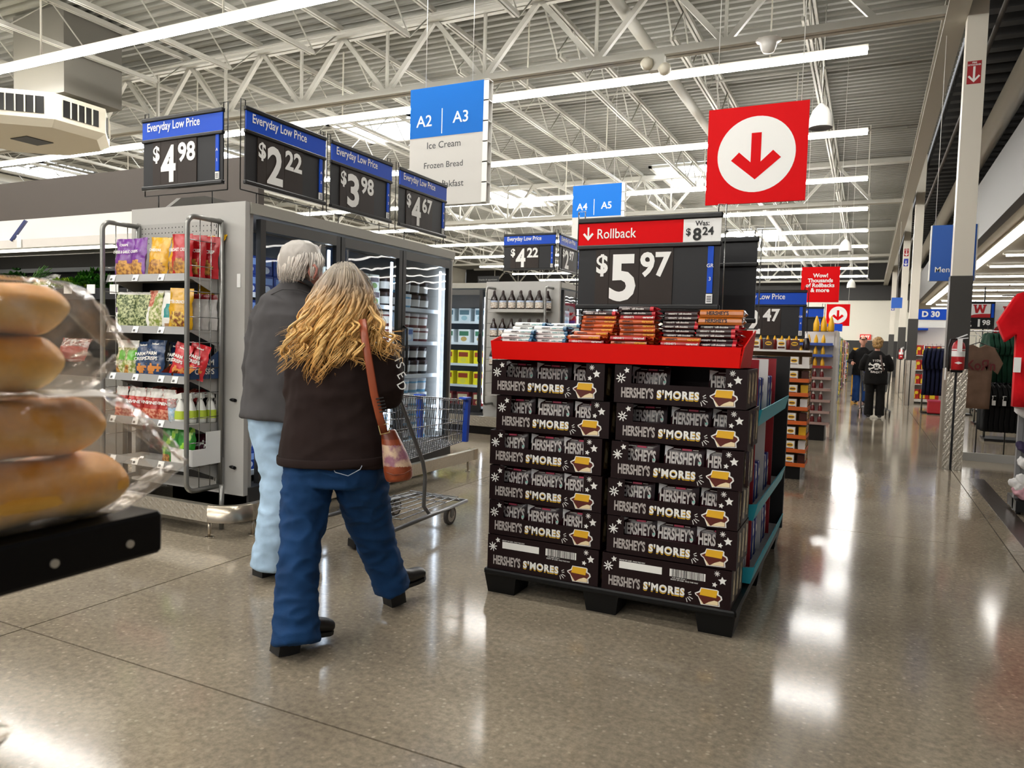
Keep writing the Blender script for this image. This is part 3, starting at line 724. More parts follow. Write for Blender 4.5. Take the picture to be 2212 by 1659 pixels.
pouch('snack_pouch', .17, .25, .05, [yl, CHIPS], None, None, (-4.06, 3.58, Z2 + .06), .2, -.2, 'yellow pouch peeking out behind the butter crunch pouch', seed=25, lean=.1)
for i in range(3):
    pouch('jerky_pouch', .13, .24, .06, [pm('d6d3cf'), mat('food_jerky', '6a3a3a', .5), pm('8f1c22')], lambda u, v: 2 if v > .88 else (1 if u < .4 and v < .7 else 0), None, (-4.055 + .02 * i, 3.50 + .05 * i, Z2), .3, 0, 'silver white jerky pouch with a red top, %s row back on the second shelf' % ORD[i], seed=30 + i)
Z3 = 1.004
for i, px in enumerate((242, 262)):
    pouch('salad_kit_bag', .12, .24, .07, [GREENFOOD, pm('6fc23c'), SLATE, CHIPS], lambda u, v: 3 if v < .3 and u < .5 else (1 if .45 < v < .75 and u > .4 else (2 if v > .8 else 0)), None, (X(px), 3.45, Z3), .1 * i, -.06, 'pale salad topping bag with a lime label, %s on the third snack shelf' % ORD[i], seed=40 + i)
navy = pm('1c3c66'); navy_shade = pm('162544'); rd2 = pm('c8202a'); crk = mat('food_cracker', 'd98a3c', .5)  # second navy film is a darker copy, shade put into its colour
def crisps(px, y, m, label, lean, rz, seed, h=.235, w=.165, zz=Z3):
    return pouch('cracker_pouch', w, h, .06, [m, crk, SLATE], lambda u, v: 1 if ((u - .45) / .22) ** 2 + ((v - .2) / .13) ** 2 < 1 or ((u - .8) / .1) ** 2 + ((v - .24) / .09) ** 2 < 1 else 0,
                 [('PARM', -.02, .58, .10, .55, 2), ('CRISPS', -.02, .44, .10, .66, 2), ('baked', .15, .86, .05, .35, 2)], (X(px), y, zz), rz, -.1, label, 'cracker pouch', 'parmesan crisp pouches', seed, lean)
crisps(288, 3.46, navy, 'navy parmesan crisps pouch, leftmost of the pair', -.06, .1, 50)
crisps(316, 3.44, navy, 'navy parmesan crisps pouch standing in front of its row', .02, 0, 51, .25, .18)
crisps(344, 3.50, navy_shade, 'navy parmesan crisps pouch coloured as in shade beside the red ones', .03, 0, 52)
crisps(366, 3.44, rd2, 'red parmesan crisps pouch leaning in the left tray', .22, 0, 53)
crisps(392, 3.47, rd2, 'red parmesan crisps pouch leaning in the right tray', .22, .1, 54)
for i, (px, w) in enumerate(((356, .10), (388, .15))):
    tr = thing('shelf_tray', 'dark blue cardboard tray holding red crisps, %s' % ('left of the pair' if i == 0 else 'right of the pair'), 'tray', (X(px), 3.51, Z3))
    MB().box(-w / 2, w / 2, -.12, .12, 0, .004).build('base', navy, tr)
    MB().box(-w / 2, w / 2, -.12, -.116, 0.004, .035).build('front_lip', navy, tr)
    for sx in (-1, 1): MB().add([(sx * w / 2, -.12, .004), (sx * w / 2, .12, .004), (sx * w / 2, .12, .19), (sx * w / 2, -.12, .035)], [(0, 1, 2, 3)]).build('side', [mat('card_red_brown', '8c3a20', .7)] if i == 0 or sx < 0 else navy, tr)
    if i: MB().text('PARM', .02, .09, 0, h=.04, m=0, bold=.02).text('CRISPS', .0, .03, 0, h=.04, bold=.02).xf(Matrix.Translation((w / 2 + .002, -.08, 0)) @ Matrix.Rotation(pi / 2, 4, 'Z')).build('lettering', SLATE, tr)
Z4 = .707
tom = [pm('b8322a'), REDFOOD, SLATE, pm('d8d4cc')]
for i, px in enumerate((242, 262, 282, 300, 318, 334, 348)):
    pouch('tomato_bag', .11, .215, .07, tom, lambda u, v: 3 if v > .72 else (1 if v < .38 or ((u - .5) ** 2 + (v - .8) ** 2 < .03) else 0), [('VINE', 0, .5, .10, .8, 2)], (X(px), 3.44 + .015 * (i % 2), Z4), .12 * (-1) ** i, -.08, 'red and white tomato bag, %s from the left on the fourth snack shelf' % ORD[i], 'tomato bag', 'tomato bags', 60 + i)
for i, px in enumerate((270, 308, 352)):
    pouch('pepper_bag', .2, .15, .07, [pm('7c1c1c'), REDFOOD, SLATE], window(.2, .6, .2, .8), None, (X(px), 3.58, Z4 + .13), 0, -.9, 'dark red bag lying on top behind the tomato bags, %s of three' % ORD[i], 'snack bag', 'dark red bags', 70 + i, .08)
cup = thing('water_cup', 'clear plastic cup of blue liquid beside the spray bottles', 'cup', (X(366), 3.43, Z4))
MB().lathe([(0, .003), (.042, .003), (.048, .10), (0, .10)], 18).build('liquid', mat('blue_liquid', '8fc0e0', .2), cup)
MB().lathe([(.045, 0), (.055, .15), (.052, .16)], 18).build('cup_wall', clear, cup)
sprayW = mat('spray_white', 'e9e9e2', .35); lime = mat('spray_label', 'b7cc3a', .5)
def spray(loc, label):
    t = thing('spray_bottle', label, 'bottle', loc, group='white spray bottles')
    MB().lathe([(0, 0), (.038, 0), (.04, .02), (.038, .09), (.022, .135), (.014, .15), (.014, .16)], 14, sx=1.1, sy=.75).build('bottle_body', sprayW, t)
    MB().lathe([(.0425, .03), (.0405, .085)], 14, sx=1.1, sy=.77).build('bottle_label', lime, t)
    hd = MB().hexa([(-.045, -.012, .165), (.025, -.012, .165), (.025, .012, .165), (-.045, .012, .165), (-.055, -.012, .185), (.02, -.012, .205), (.02, .012, .205), (-.055, .012, .185)]).box(-.012, .012, -.01, .01, .155, .17)
    hd.build('trigger_head', sprayW, t); MB().tube([(-.02, 0, .165), (-.034, 0, .14), (-.03, 0, .115)], .004, 6).build('trigger', sprayW, t)
    return t
sp0 = spray((-4.065, 3.42, Z4), 'white trigger spray bottle, nearest of the four')
for i in range(1, 4): copy_tree(sp0, loc=(-4.065 + .022 * i, 3.42 + .062 * i, Z4), label='white trigger spray bottle, %s of the four' % ORD[i])
Z5 = .432
for i, px in enumerate((345, 378)):
    pouch('green_snack_bag', .15, .25, .08, [pm('2f8a2a'), pm('9ad23c'), CHIPS], lambda u, v: 2 if v < .2 and u < .6 else (1 if abs(u - v) < .12 else 0), None, (X(px), 3.47, Z5), .1, -.02, 'shiny green snack bag on the lowest snack shelf, %s of two' % ORD[i], 'snack bag', 'green snack bags', 80 + i)
bx = thing('display_carton', 'white open display carton on the lowest snack shelf', 'carton', (-4.02, 3.53, Z5))
MB().box(-.11, .09, -.13, .1, 0, .004).build('base', PAPER, bx)
MB().box(-.11, .09, -.13, -.126, .004, .11).build('front_panel', PAPER, bx)
MB().box(.086, .09, -.126, .1, .004, .11).box(.086, .09, -.02, .1, .11, .22).build('side_panel', PAPER, bx)
MB().box(-.11, -.106, -.126, .1, .004, .11).build('side_panel', PAPER, bx)
for i in range(3): pouch('maroon_snack_bag', .09, .19, .05, [pm('4a1428'), SLATE], lambda u, v: 1 if abs(v - .5 - .2 * u) < .06 else 0, None, (-4.09 + .05 * i, 3.50 + .03 * i, Z5 + .006), .2, -.1, 'maroon snack bag standing in the white carton, %s of three' % ORD[i], 'snack bag', 'maroon snack bags', 90 + i)

# ------------------------------------------------------------------ produce case at the left
pc = thing('produce_case', 'dark open produce case with pale curved canopy at the left', 'produce case', (0, 0, 0))
can = mat('canopy_white', 'd8d3ca', .3, .1)
MB().hexa([(-9, 3.95, 2.02), (-4.95, 3.95, 2.02), (-4.95, 4.75, 2.06), (-9, 4.75, 2.06), (-9, 4.18, 2.30), (-4.95, 4.18, 2.30), (-4.95, 4.75, 2.34), (-9, 4.75, 2.34)]).build('canopy', can, pc)
MB().box(-9, -4.95, 3.925, 3.955, 2.0, 2.07).build('canopy_lip', mat('lip_white', 'e6e0d8', .3), pc)
pr = [(3.88, 1.95), (3.90, 2.1), (3.98, 2.24), (4.12, 2.36), (4.35, 2.42), (4.75, 2.42), (4.75, .1), (4.0, .1)]
e = MB(); npr = len(pr)
e.add([(-4.95, p[0], p[1]) for p in pr] + [(-4.90, p[0], p[1]) for p in pr], [tuple(range(npr)), tuple(range(2 * npr - 1, npr - 1, -1))] + [(i, (i + 1) % npr, (i + 1) % npr + npr, i + npr) for i in range(npr)])
e.build('end_panel', [mat('case_grey', '77746e', .4)], pc)
BLK = mat('case_black', '0f0f0f', .5)
MB().box(-9, -4.96, 4.70, 4.75, .1, 2.05).build('case_back', BLK, pc)
MB().box(-9, -4.96, 4.55, 4.70, 1.86, 1.90).build('vent_strip', mat('vent_grey', '5c6166', .35, .5), pc)
MB().hexa([(-9, 3.98, 1.56), (-4.96, 3.98, 1.56), (-4.96, 4.65, 1.70), (-9, 4.65, 1.70), (-9, 3.98, 1.585), (-4.96, 3.98, 1.585), (-4.96, 4.65, 1.73), (-9, 4.65, 1.73)]).build('shelf', BLK, pc)
MB().box(-9, -4.96, 3.95, 3.98, 1.56, 1.65).build('shelf_lip', CHAR, pc)
MB().hexa([(-9, 3.7, .9), (-4.96, 3.7, .9), (-4.96, 4.65, 1.1), (-9, 4.65, 1.1), (-9, 3.7, .93), (-4.96, 3.7, .93), (-4.96, 4.65, 1.13), (-9, 4.65, 1.13)]).build('shelf', BLK, pc)
MB().box(-9, -4.96, 3.66, 3.70, .1, .95).build('front_panel', mat('case_grey', '77746e', .4), pc)
for i, px in enumerate((40, 94, 145, 195, 245)):
    p = on(px, 625, 'y', 3.94)
    MB().box(p.x - .05, p.x + .05, 3.944, 3.949, p.z - .035, p.z + .04).build('price_tag', PAPER, pc)
p = on(42, 520, 'y', 3.92); MB().box(p.x - .03, p.x + .03, 3.915, 3.92, p.z - .06, p.z + .05).build('price_tag', PAPER, pc)
q = on(36, 495, 'y', 3.93); MB().bar((q.x - .06, 3.92, q.z - .10), (q.x + .05, 3.98, q.z + .08), .03, .02).build('clip', mat('clip_blue', '1f2d66', .4), pc)
cl = MB().box(-8.8, -5.1, 4.02, 4.06, 1.985, 2.005).build('case_lamp', mat('case_lamp', 'fdf6e6', .4, emit=4.0), pc)
def leafy(name, label, cx, cy, cz, rx, ry, rz_, c, c2, n, seed):
    rr = random.Random(seed); b = MB()
    for i in range(n):
        th = rr.uniform(0, 2 * pi); rd_ = rr.random() ** .5
        o = Vector((rx * rd_ * cos(th), ry * rd_ * sin(th), rz_ * rr.random() * (1 - .6 * rd_)))
        s = rr.uniform(.03, .055); a = rr.uniform(0, 6)
        b.grid(lambda u, v: (o.x + s * (1 + .25 * sin(9 * 2 * pi * u + a)) * v * cos(2 * pi * u), o.y + s * v * sin(2 * pi * u), o.z + .02 * v * sin(7 * 2 * pi * u + a) + .018 * v * v), 14, 2, wrap=False)
    return b.build(name, mat('leaf_' + c, c, .5, c2=c2, vscale=18), None, (cx, cy, cz), 0, label, 'vegetable', 'greens in the produce case')
def pp(px, py, y=4.15): v = on(px, py, 'y', y); return v
v = pp(20, 612); leafy('kale_bunch', 'dark green kale bunch, leftmost in the produce case', v.x, 4.2, 1.64, .22, .12, .22, '1f4a1c', '3d7030', 70, 1)
v = pp(125, 612); leafy('lettuce_bunch', 'bright green lettuce bunch in the produce case', v.x + .05, 4.2, 1.64, .20, .12, .14, '7da326', 'a9c83a', 60, 2)
v = pp(165, 600); leafy('parsley_bunch', 'mid green parsley bunch right of the lettuce', v.x, 4.3, 1.66, .18, .12, .22, '2f6b1e', '4f8f2a', 70, 3)
v = pp(60, 612)
on_ = MB()
for i in range(26): on_.tube([(-.22 + rnd.uniform(-.05, .05), rnd.uniform(-.05, .05), .0 + rnd.uniform(0, .03)), (0, rnd.uniform(-.05, .05), .05 + rnd.uniform(0, .04)), (.25, rnd.uniform(-.08, .08), .14 + rnd.uniform(0, .1))], [.008, .006, .003], 6)
on_.build('green_onion_bunch', mat('onion_green', '2c5a1c', .5, c2='4c7f2c', vscale=10), None, (v.x, 4.15, 1.635), 0, 'bundle of dark green onions lying in the produce case', 'vegetable', 'greens in the produce case')
v = pp(95, 615)
pouch('salad_bag', .26, .2, .12, [clear, GREENFOOD], lambda u, v: 1 if v < .5 else 0, None, (v.x, 4.12, 1.625), .2, -.5, 'clear bag of pale salad lying among the greens', 'salad bag', 'greens in the produce case', 33)
pouch('salad_bag', .3, .2, .12, [pm('8c2a20'), clear], lambda u, v: 1 if v > .6 else 0, None, (pp(200, 690).x, 3.95, 1.05), .2, -.4, 'red salad bag low in the produce case', 'salad bag', 'greens in the produce case', 34)
MB().box(-12, -4.95, 4.98, 5.05, 2.42, 2.90).build('wall_fascia', mat('fascia_brown', '4c443e', .6), kind='structure', label='dark brown fascia wall above the produce case')
# ------------------------------------------------------------------ chocolate pallet display
CHOC = mat('tray_brown', '190608', .45, spec=.22)
CARDB = mat('card_raw', 'b08a5c', .7)
SILV = mat('print_silver', 'b4aca8', .4)
pal = thing('pallet', 'black plastic pallet under the chocolate trays', 'pallet', (-1.11, 3.35, 0))
PB = mat('pallet_black', '090909', .45, spec=.25)
MB().rbox(-.635, .64, 0, 1.9, .098, .13, .008).build('deck', PB, pal)
for x in (-.545, .0, .545):
    for y in (.08, .9, 1.75): MB().hexa([(x - .075, y - .05, 0), (x + .075, y - .05, 0), (x + .075, y + .12, 0), (x - .075, y + .12, 0), (x - .09, y - .065, .098), (x + .09, y - .065, .098), (x + .09, y + .135, .098), (x - .09, y + .135, .098)]).build('foot', PB, pal)

def star(b, cx, cz, r, y, m, rot=0, inner=.48):
    b.poly([(cx + (r if i % 2 == 0 else r * inner) * sin(-(i * pi / 5 + rot)), cz + (r if i % 2 == 0 else r * inner) * cos(i * pi / 5 + rot)) for i in range(10)], y, m)
def burst(b, cx, cz, r, y, m, n=8, w=.13):
    for i in range(n):
        a = 2 * pi * i / n + .2; dx, dz = cos(a), sin(a); px_, pz_ = -dz * r * w, dx * r * w
        b.poly([(cx - px_, cz - pz_), (cx + dx * r - px_ * .7, cz + dz * r - pz_ * .7), (cx + dx * r + px_ * .7, cz + dz * r + pz_ * .7), (cx + px_, cz + pz_)], y, m)
PRINT_M = [SILV, DIGIT, YELLOW, mat('print_choc', '5a1a0c', .4), mat('print_marsh', 'f3dfb4', .5), INK, mat('print_graham', 'e9b21e', .5)]
def smores_print(W):
    """front artwork: maker name, S'MORES with a yellow drop shadow, spark lines, biscuit sandwich"""
    b = MB(); y = -.0012
    b.text("HERSHEY'S", -W / 2 + .035, .024, y, h=.05, w=W * .255, m=0, bold=.035)
    x0 = -W / 2 + W * .34; w = W * .32
    b.text("S'MORES", x0 - .001, .0235, y, h=.040, w=w, m=2, bold=.045, space=1.16)
    b.text("S'MORES", x0 - .001, .0275, y - .0006, h=.042, w=w + .002, m=5, bold=.06, space=1.14)
    b.text("S'MORES", x0, .0300, y - .0012, h=.0385, w=w, m=1, bold=.045, space=1.16)
    cx, cz = -W / 2 + W * .665, .040
    for a, r0, r1 in ((.6, .012, .024), (.15, .012, .022), (-.45, .014, .03), (-.85, .012, .03), (-1.3, .014, .03)):
        p, q = (cx + r0 * cos(a) * 1.3, cz + r0 * sin(a) * 1.2), (cx + r1 * cos(a) * 1.3, cz + r1 * sin(a) * 1.2)
        nx, nz = -sin(a) * .0016, cos(a) * .0016
        b.poly([(p[0] - nx, p[1] - nz), (q[0] - nx, q[1] - nz), (q[0] + nx, q[1] + nz), (p[0] + nx, p[1] + nz)], y, 1)
    X0 = -W / 2 + W * .735; S = W * .205
    def Q(pts, m, k): b.poly([(X0 + p[0] * S, .006 + p[1] * .078) for p in pts], y - .0005 * k, m)
    Q([(.24, 0), (.92, .04), (.90, .30), (1.0, .48), (.97, .66), (.86, .75), (.86, .95), (.80, 1.0), (.22, 1.0), (.17, .78), (.0, .62), (.03, .52), (.13, .42)], 1, 0)
    Q([(.27, .04), (.88, .08), (.86, .34), (.95, .50), (.92, .62), (.80, .70), (.18, .70), (.04, .58), (.15, .46)], 3, 1)
    Q([(.27, .04), (.34, .05), (.16, .42), (.15, .44)], 4, 2)
    Q([(.38, .06), (.86, .10), (.85, .32), (.72, .36), (.52, .22)], 4, 2)
    Q([(.18, .56), (.78, .52), (.82, .95), (.24, .96)], 6, 2)
    return b
def tab_print(b, x0, x1, left):
    y = -.0012; w = x1 - x0
    if left: burst(b, x0 + w * .38, .115, .024, y, 1); star(b, x0 + w * .72, .152, .015, y, 1, .2)
    else: burst(b, x0 + w * .32, .158, .013, y, 1); star(b, x0 + w * .58, .128, .020, y, 1, .1); star(b, x0 + w * .22, .106, .013, y, 1, -.2)
def tray(W, closed=False):
    D = .33; H = .177; parts = []
    body = MB().box(-W / 2, W / 2, 0, D, 0, .004).box(-W / 2, W / 2, D - .004, D, 0.004, H).box(-W / 2, -W / 2 + .004, .004, D - .004, .004, H).box(W / 2 - .004, W / 2, .004, D - .004, .004, H)
    sm = MB()
    for k in range(3):                       # golden wafers printed on the right side
        for j in range(1):
            a = .03 + k * .1
            sm.add([(W / 2 + .001, a, .03), (W / 2 + .001, a + .06, .02), (W / 2 + .001, a + .075, .15), (W / 2 + .001, a + .02, .165)], [(0, 1, 2, 3)], 0)
            sm.add([(W / 2 + .0016, a + .015, .06), (W / 2 + .0016, a + .05, .05), (W / 2 + .0016, a + .06, .10), (W / 2 + .0016, a + .03, .13)], [(0, 1, 2, 3)], 1)
    body_me = body.mesh('tray_body', [CHOC, CARDB]); side_me = sm.mesh('side_print', [mat('wafer_gold', 'a08a5a', .35, c2='6e5a36', vscale=60), mat('wafer_pale', 'd8c9a0', .4)])
    fz_ = .092 if not closed else H
    front_me = MB().box(-W / 2, W / 2, 0, .004, .004, fz_).mesh('front_panel', CHOC)
    tw = W * .135
    tl = MB().box(-W / 2, -W / 2 + tw, 0, .004, fz_, H).mesh('corner_tab', CHOC); tr_ = MB().box(W / 2 - tw * 1.15, W / 2, 0, .004, fz_, H).mesh('corner_tab', CHOC)
    pr_ = smores_print(W); tab_print(pr_, -W / 2, -W / 2 + tw, True); tab_print(pr_, W / 2 - tw * 1.15, W / 2, False)
    if closed:
        pr_.rect(-W * .36, -W * .02, .113, .147, -.0012, 1)
        pr_.text('FRONT OF CASE - FACE THIS WAY', -W * .36, .150, -.0012, h=.006, m=1, bold=.02)
        pr_.text('FRONT OF CASE - FACE THIS WAY', W * .05, .096, -.0012, h=.006, m=1, bold=.02)
        pr_.text('0 00 34000 29166 1', W * .06, .1045, -.0012, h=.006, m=1, bold=.01)
        pr_.rect(W * .04, W * .31, .113, .148, -.0012, 1)
        rr = random.Random(3); x = W * .055
        while x < W * .295:
            ww = rr.choice((.0011, .0018, .003)); pr_.rect(x, x + ww, .113, .148, -.0018, 5); x += ww + rr.choice((.0012, .002, .003))
    return body_me, side_me, front_me, tl, tr_, pr_.mesh('artwork', PRINT_M), closed
TR_OPEN, TR_SHUT = tray(.606), tray(.606, True)
# a single chocolate pack standing in a tray
def pack_mesh():
    b = MB(); w, h, d = .19, .165, .035
    b.grid(lambda u, v: ((u - .5) * w, -(d / 2) * sin(pi * u) ** .4 * sin(pi * v) ** .35 + .0015 * sin(u * 40) * sin(v * 23), v * h), 10, 8)
    b.grid(lambda u, v: ((.5 - u) * w, (d / 2) * sin(pi * u) ** .4 * sin(pi * v) ** .35, v * h), 6, 4)
    y = -d / 2 - .0015
    b.text("HERSHEY'S", 0, .078, y, h=.058, w=.165, m=1, bold=.035, align='c')
    b.rect(-.01, .035, .143, .151, y + .004, 2); b.rect(-.05, -.015, .146, .149, y + .004, 1); b.rect(.04, .065, .146, .149, y + .004, 1)
    b.poly([(-.09, .11), (-.075, .14), (-.05, .155), (-.09, .16)], y + .006, 3)
    star(b, .075, .092, .008, y - .001, 4, 0)
    return b.mesh('chocolate_pack', [mat('pack_brown', '2a0c12', .25, spec=.5), mat('pack_silver_print', 'd2ccc8', .35), mat('pack_pink', 'd0476a', .4), mat('pack_silver', 'd6d6da', .3), mat('pack_teal', '7cc9b8', .4)])
PACK = pack_mesh()
PACKW = MB(); 
PACKW = None
TX = {0: [-1.427, -1.425, -1.424, -1.432, -1.402, -1.430], 1: [-.800, -.784, -.787, -.772, -.760, -.772]}
TY = [[3.362, 3.366, 3.36, 3.368, 3.372, 3.362], [3.356, 3.362, 3.36, 3.35, 3.366, 3.358]]
for c in (0, 1):
    for L in range(6):
        z = .131 + L * .1808
        side = ('left', 'right')[c]; lev = ('bottom', 'second', 'third', 'fourth', 'fifth', 'top')[L]
        bm, smd, fm, tl, tr_, pm_, shut = TR_SHUT if L == 0 else TR_OPEN
        t = thing('chocolate_tray', '%s dark brown chocolate tray of the %s stack%s' % (lev if lev in ('top', 'bottom') else lev + ' from below', side, ', still sealed with a barcode' if L == 0 else ''), 'display tray', (TX[c][L], TY[c][L], z), rnd.uniform(-.006, .006), group='stacked chocolate trays')
        link('body', bm, t); f = link('front_panel', fm, t); link('artwork', pm_, f); link('side_print', smd, t)
        if not shut:
            link('corner_tab', tl, t); link('corner_tab', tr_, t)
            for q in range(3):
                if L == 5 and q == 1 and c == 1: continue
                dy = (.05 if L < 5 else .13) + rnd.uniform(0, .02) + (.05 if (L, c) == (4, 1) else 0)
                x = TX[c][L] + (-.195 + .195 * q) + (.02 if c else -.005) + rnd.uniform(-.012, .012)
                o = link('chocolate_pack', PACK, None, (x, TY[c][L] + dy, z + .007 - (.012 if L == 5 else 0) * 0), 0,
                         'chocolate pack with silver lettering, %s in the %s tray of the %s stack' % (('left', 'middle', 'right')[q], lev, side), 'chocolate', 'chocolate packs in the trays')
                o.rotation_euler = (rnd.uniform(-.12, .02), rnd.uniform(-.03, .03), rnd.uniform(-.05, .05)); 
# red tray on top
RT_ = mat('tray_red', 'e60d06', .4, spec=.2)
rt = thing('candy_tray', 'bright red cardboard tray heaped with chocolate bars', 'tray', (-1.11, 3.35, 1.217))
def quadbox(pts, m=0):
    return MB().hexa(pts, m)
MB().box(-.605, .605, .005, .335, 0, .004).build('base', RT_, rt)
MB().hexa([(-.615, -.002, .0), (.605, -.002, 0), (.605, .003, 0), (-.615, .003, 0), (-.622, -.012, .092), (.612, -.012, .092), (.612, -.006, .092), (-.622, -.006, .092)]).build('front_panel', RT_, rt)
for s_ in (-1, 1):
    x0 = .605 * s_; x1 = .622 * s_
    MB().hexa([(x0 - .003, .003, .0), (x0 + .003, .003, 0), (x0 + .003, .335, 0), (x0 - .003, .335, 0), (x1 - .003, -.006, .092), (x1 + .003, -.006, .092), (x1 + .003, .335, .175), (x1 - .003, .335, .175)]).build('side_panel', RT_, rt)
MB().box(-.61, .61, .335, .340, 0, .175).build('back_panel', RT_, rt)
# loose bars
def bar_mesh(L, W, T, film, spans, end):
    b = MB(); n = 10
    prof = [(-W / 2, 0), (-W / 2 - .002, T * .35), (-W / 2, T * .75), (-W / 2 + .01, T), (W / 2 - .01, T), (W / 2, T * .6), (W / 2, 0)]
    for x0, x1, m in ((-L / 2 + .012, L / 2 - .03 if end else L / 2 - .012, 0),) + (((L / 2 - .03, L / 2 - .012, 1),) if end else ()):
        k = len(prof)
        b.add([(x0, p[0], p[1]) for p in prof] + [(x1, p[0], p[1]) for p in prof], [tuple(range(k)), tuple(range(2 * k - 1, k - 1, -1))] + [(i, i + k, (i + 1) % k + k, (i + 1) % k) for i in range(k)], m)
    for s_ in (-1, 1):
        x = s_ * (L / 2 - .012); m = 1 if end and s_ > 0 else 0
        pts = []
        for i in range(7): pts.append((x + s_ * (.012 + .002 * (i % 2)), -W / 2 + W * i / 6, T * .45 + .002 * (-1) ** i))
        for i in range(6):
            y0, y1 = -W / 2 + W * i / 6, -W / 2 + W * (i + 1) / 6
            b.add([(x, y0, T * .1), (x, y1, T * .1), pts[i + 1], pts[i]], [(0, 1, 2, 3)], m); b.add([(x, y0, T * .9), (x, y1, T * .9), pts[i + 1], pts[i]], [(3, 2, 1, 0)], m)
    for (s, x, w, m, hf) in spans: b.text(s, x * L, T * .28, -W / 2 - .0025, h=T * hf, w=w * L, m=m, bold=.03)
    return b.mesh('chocolate_bar', film)
tk = lambda n, c: mat('barfilm_' + n, c, .22, spec=.6)
BT = .0205
BARS = {
 'white': (bar_mesh(.20, .085, BT, [tk('white', 'eeeeec'), tk('blue', '3e6f92'), INK, mat('print_teal', '3f9a9a', .5)], [("HERSHEY'S", -.22, .22, 2, .45), ("cookies 'n' creme", .05, .30, 3, .42)], True), 'white cookies and creme chocolate bar'),
 'caramel': (bar_mesh(.20, .085, BT, [tk('orange', 'bd5420'), tk('red', '9c1c1c'), INK, YELLOW], [("HERSHEY'S", -.35, .26, 2, .5), ('caramel', .14, .26, 3, .5)], False), 'orange caramel chocolate bar'),
 'dark': (bar_mesh(.20, .085, BT, [tk('dark', '2b1418'), tk('redend', 'c21f2e'), SLATE], [("HERSHEY'S", -.35, .2, 2, .35), ('milk chocolate', -.1, .3, 2, .4)], True), 'dark wrapped milk chocolate bar'),
 'gold': (bar_mesh(.22, .09, BT * 1.7, [tk('gold', 'b8651c'), tk('goldend', 'c8742a'), INK], [("HERSHEY'S", -.3, .45, 2, .55)], False), 'golden almond chocolate bar'),
 'redbar': (bar_mesh(.20, .085, BT, [tk('deepred', 'a81a20'), tk('red', '9c1c1c'), SLATE], [("HERSHEY'S", -.35, .26, 2, .5), ('caramel', .14, .26, 2, .5)], False), 'red wrapped chocolate bar'),
}
STACKS = [  # left px, right px, top px, depth, kinds from the top, name of the heap
 (1058, 1146, 715, 3.405, ['white'] * 9, 'front left white heap'), (1145, 1234, 707, 3.43, ['white'] * 12, 'second white heap'), (1098, 1186, 700, 3.53, ['white'] * 14, 'rear white heap'), (1186, 1256, 695, 3.62, ['white'] * 14, 'farthest white heap'),
 (1253, 1335, 676, 3.55, ['dark'] + ['caramel'] * 14, 'orange heap behind the white bars'), (1228, 1318, 714, 3.47, ['caramel', 'redbar', 'caramel'] * 4, 'low orange heap'), (1213, 1312, 727, 3.385, ['caramel', 'redbar'] * 4, 'front orange heap'),
 (1331, 1424, 662, 3.5, ['dark', 'dark', 'redbar'] + ['caramel'] * 14, 'tallest orange heap'), (1312, 1405, 730, 3.395, ['redbar', 'caramel'] * 4, 'front middle heap'),
 (1426, 1520, 675, 3.53, ['dark'] * 16, 'tall dark heap'), (1422, 1520, 725, 3.40, ['caramel', 'redbar'] * 5, 'front heap before the dark bars'),
 (1532, 1628, 707, 3.42, ['dark'] * 12, 'dark heap at the right end'), (1536, 1640, 672, 3.50, ['gold', 'gold'] + ['dark'] * 14, 'gold topped heap at the right end')]
for (a, bq, top, Y, kinds, heap) in STACKS:
    p = on((a + bq) / 2, top, 'y', Y); x = p.x; z0 = 1.224
    hts = [BT * 1.7 if k == 'gold' else BT for k in kinds]
    n = 0; s_ = 0
    while n < len(kinds) and s_ + hts[n] < (p.z - z0) + .008: s_ += hts[n]; n += 1
    n = max(n, 1); z = z0; use = kinds[:n][::-1]; x = min(max(x, -1.61), -.625)
    for i, k in enumerate(use):
        o = link('chocolate_bar', BARS[k][0], None, (x + rnd.uniform(-.008, .008), Y + .045 + rnd.uniform(-.006, .006), z), rnd.uniform(-.12, .12),
                 '%s, %s up in the %s' % (BARS[k][1], ORD[i], heap), 'chocolate bar', 'chocolate bars heaped in the red tray')
        z += (BT * 1.7 if k == 'gold' else BT) + .0003
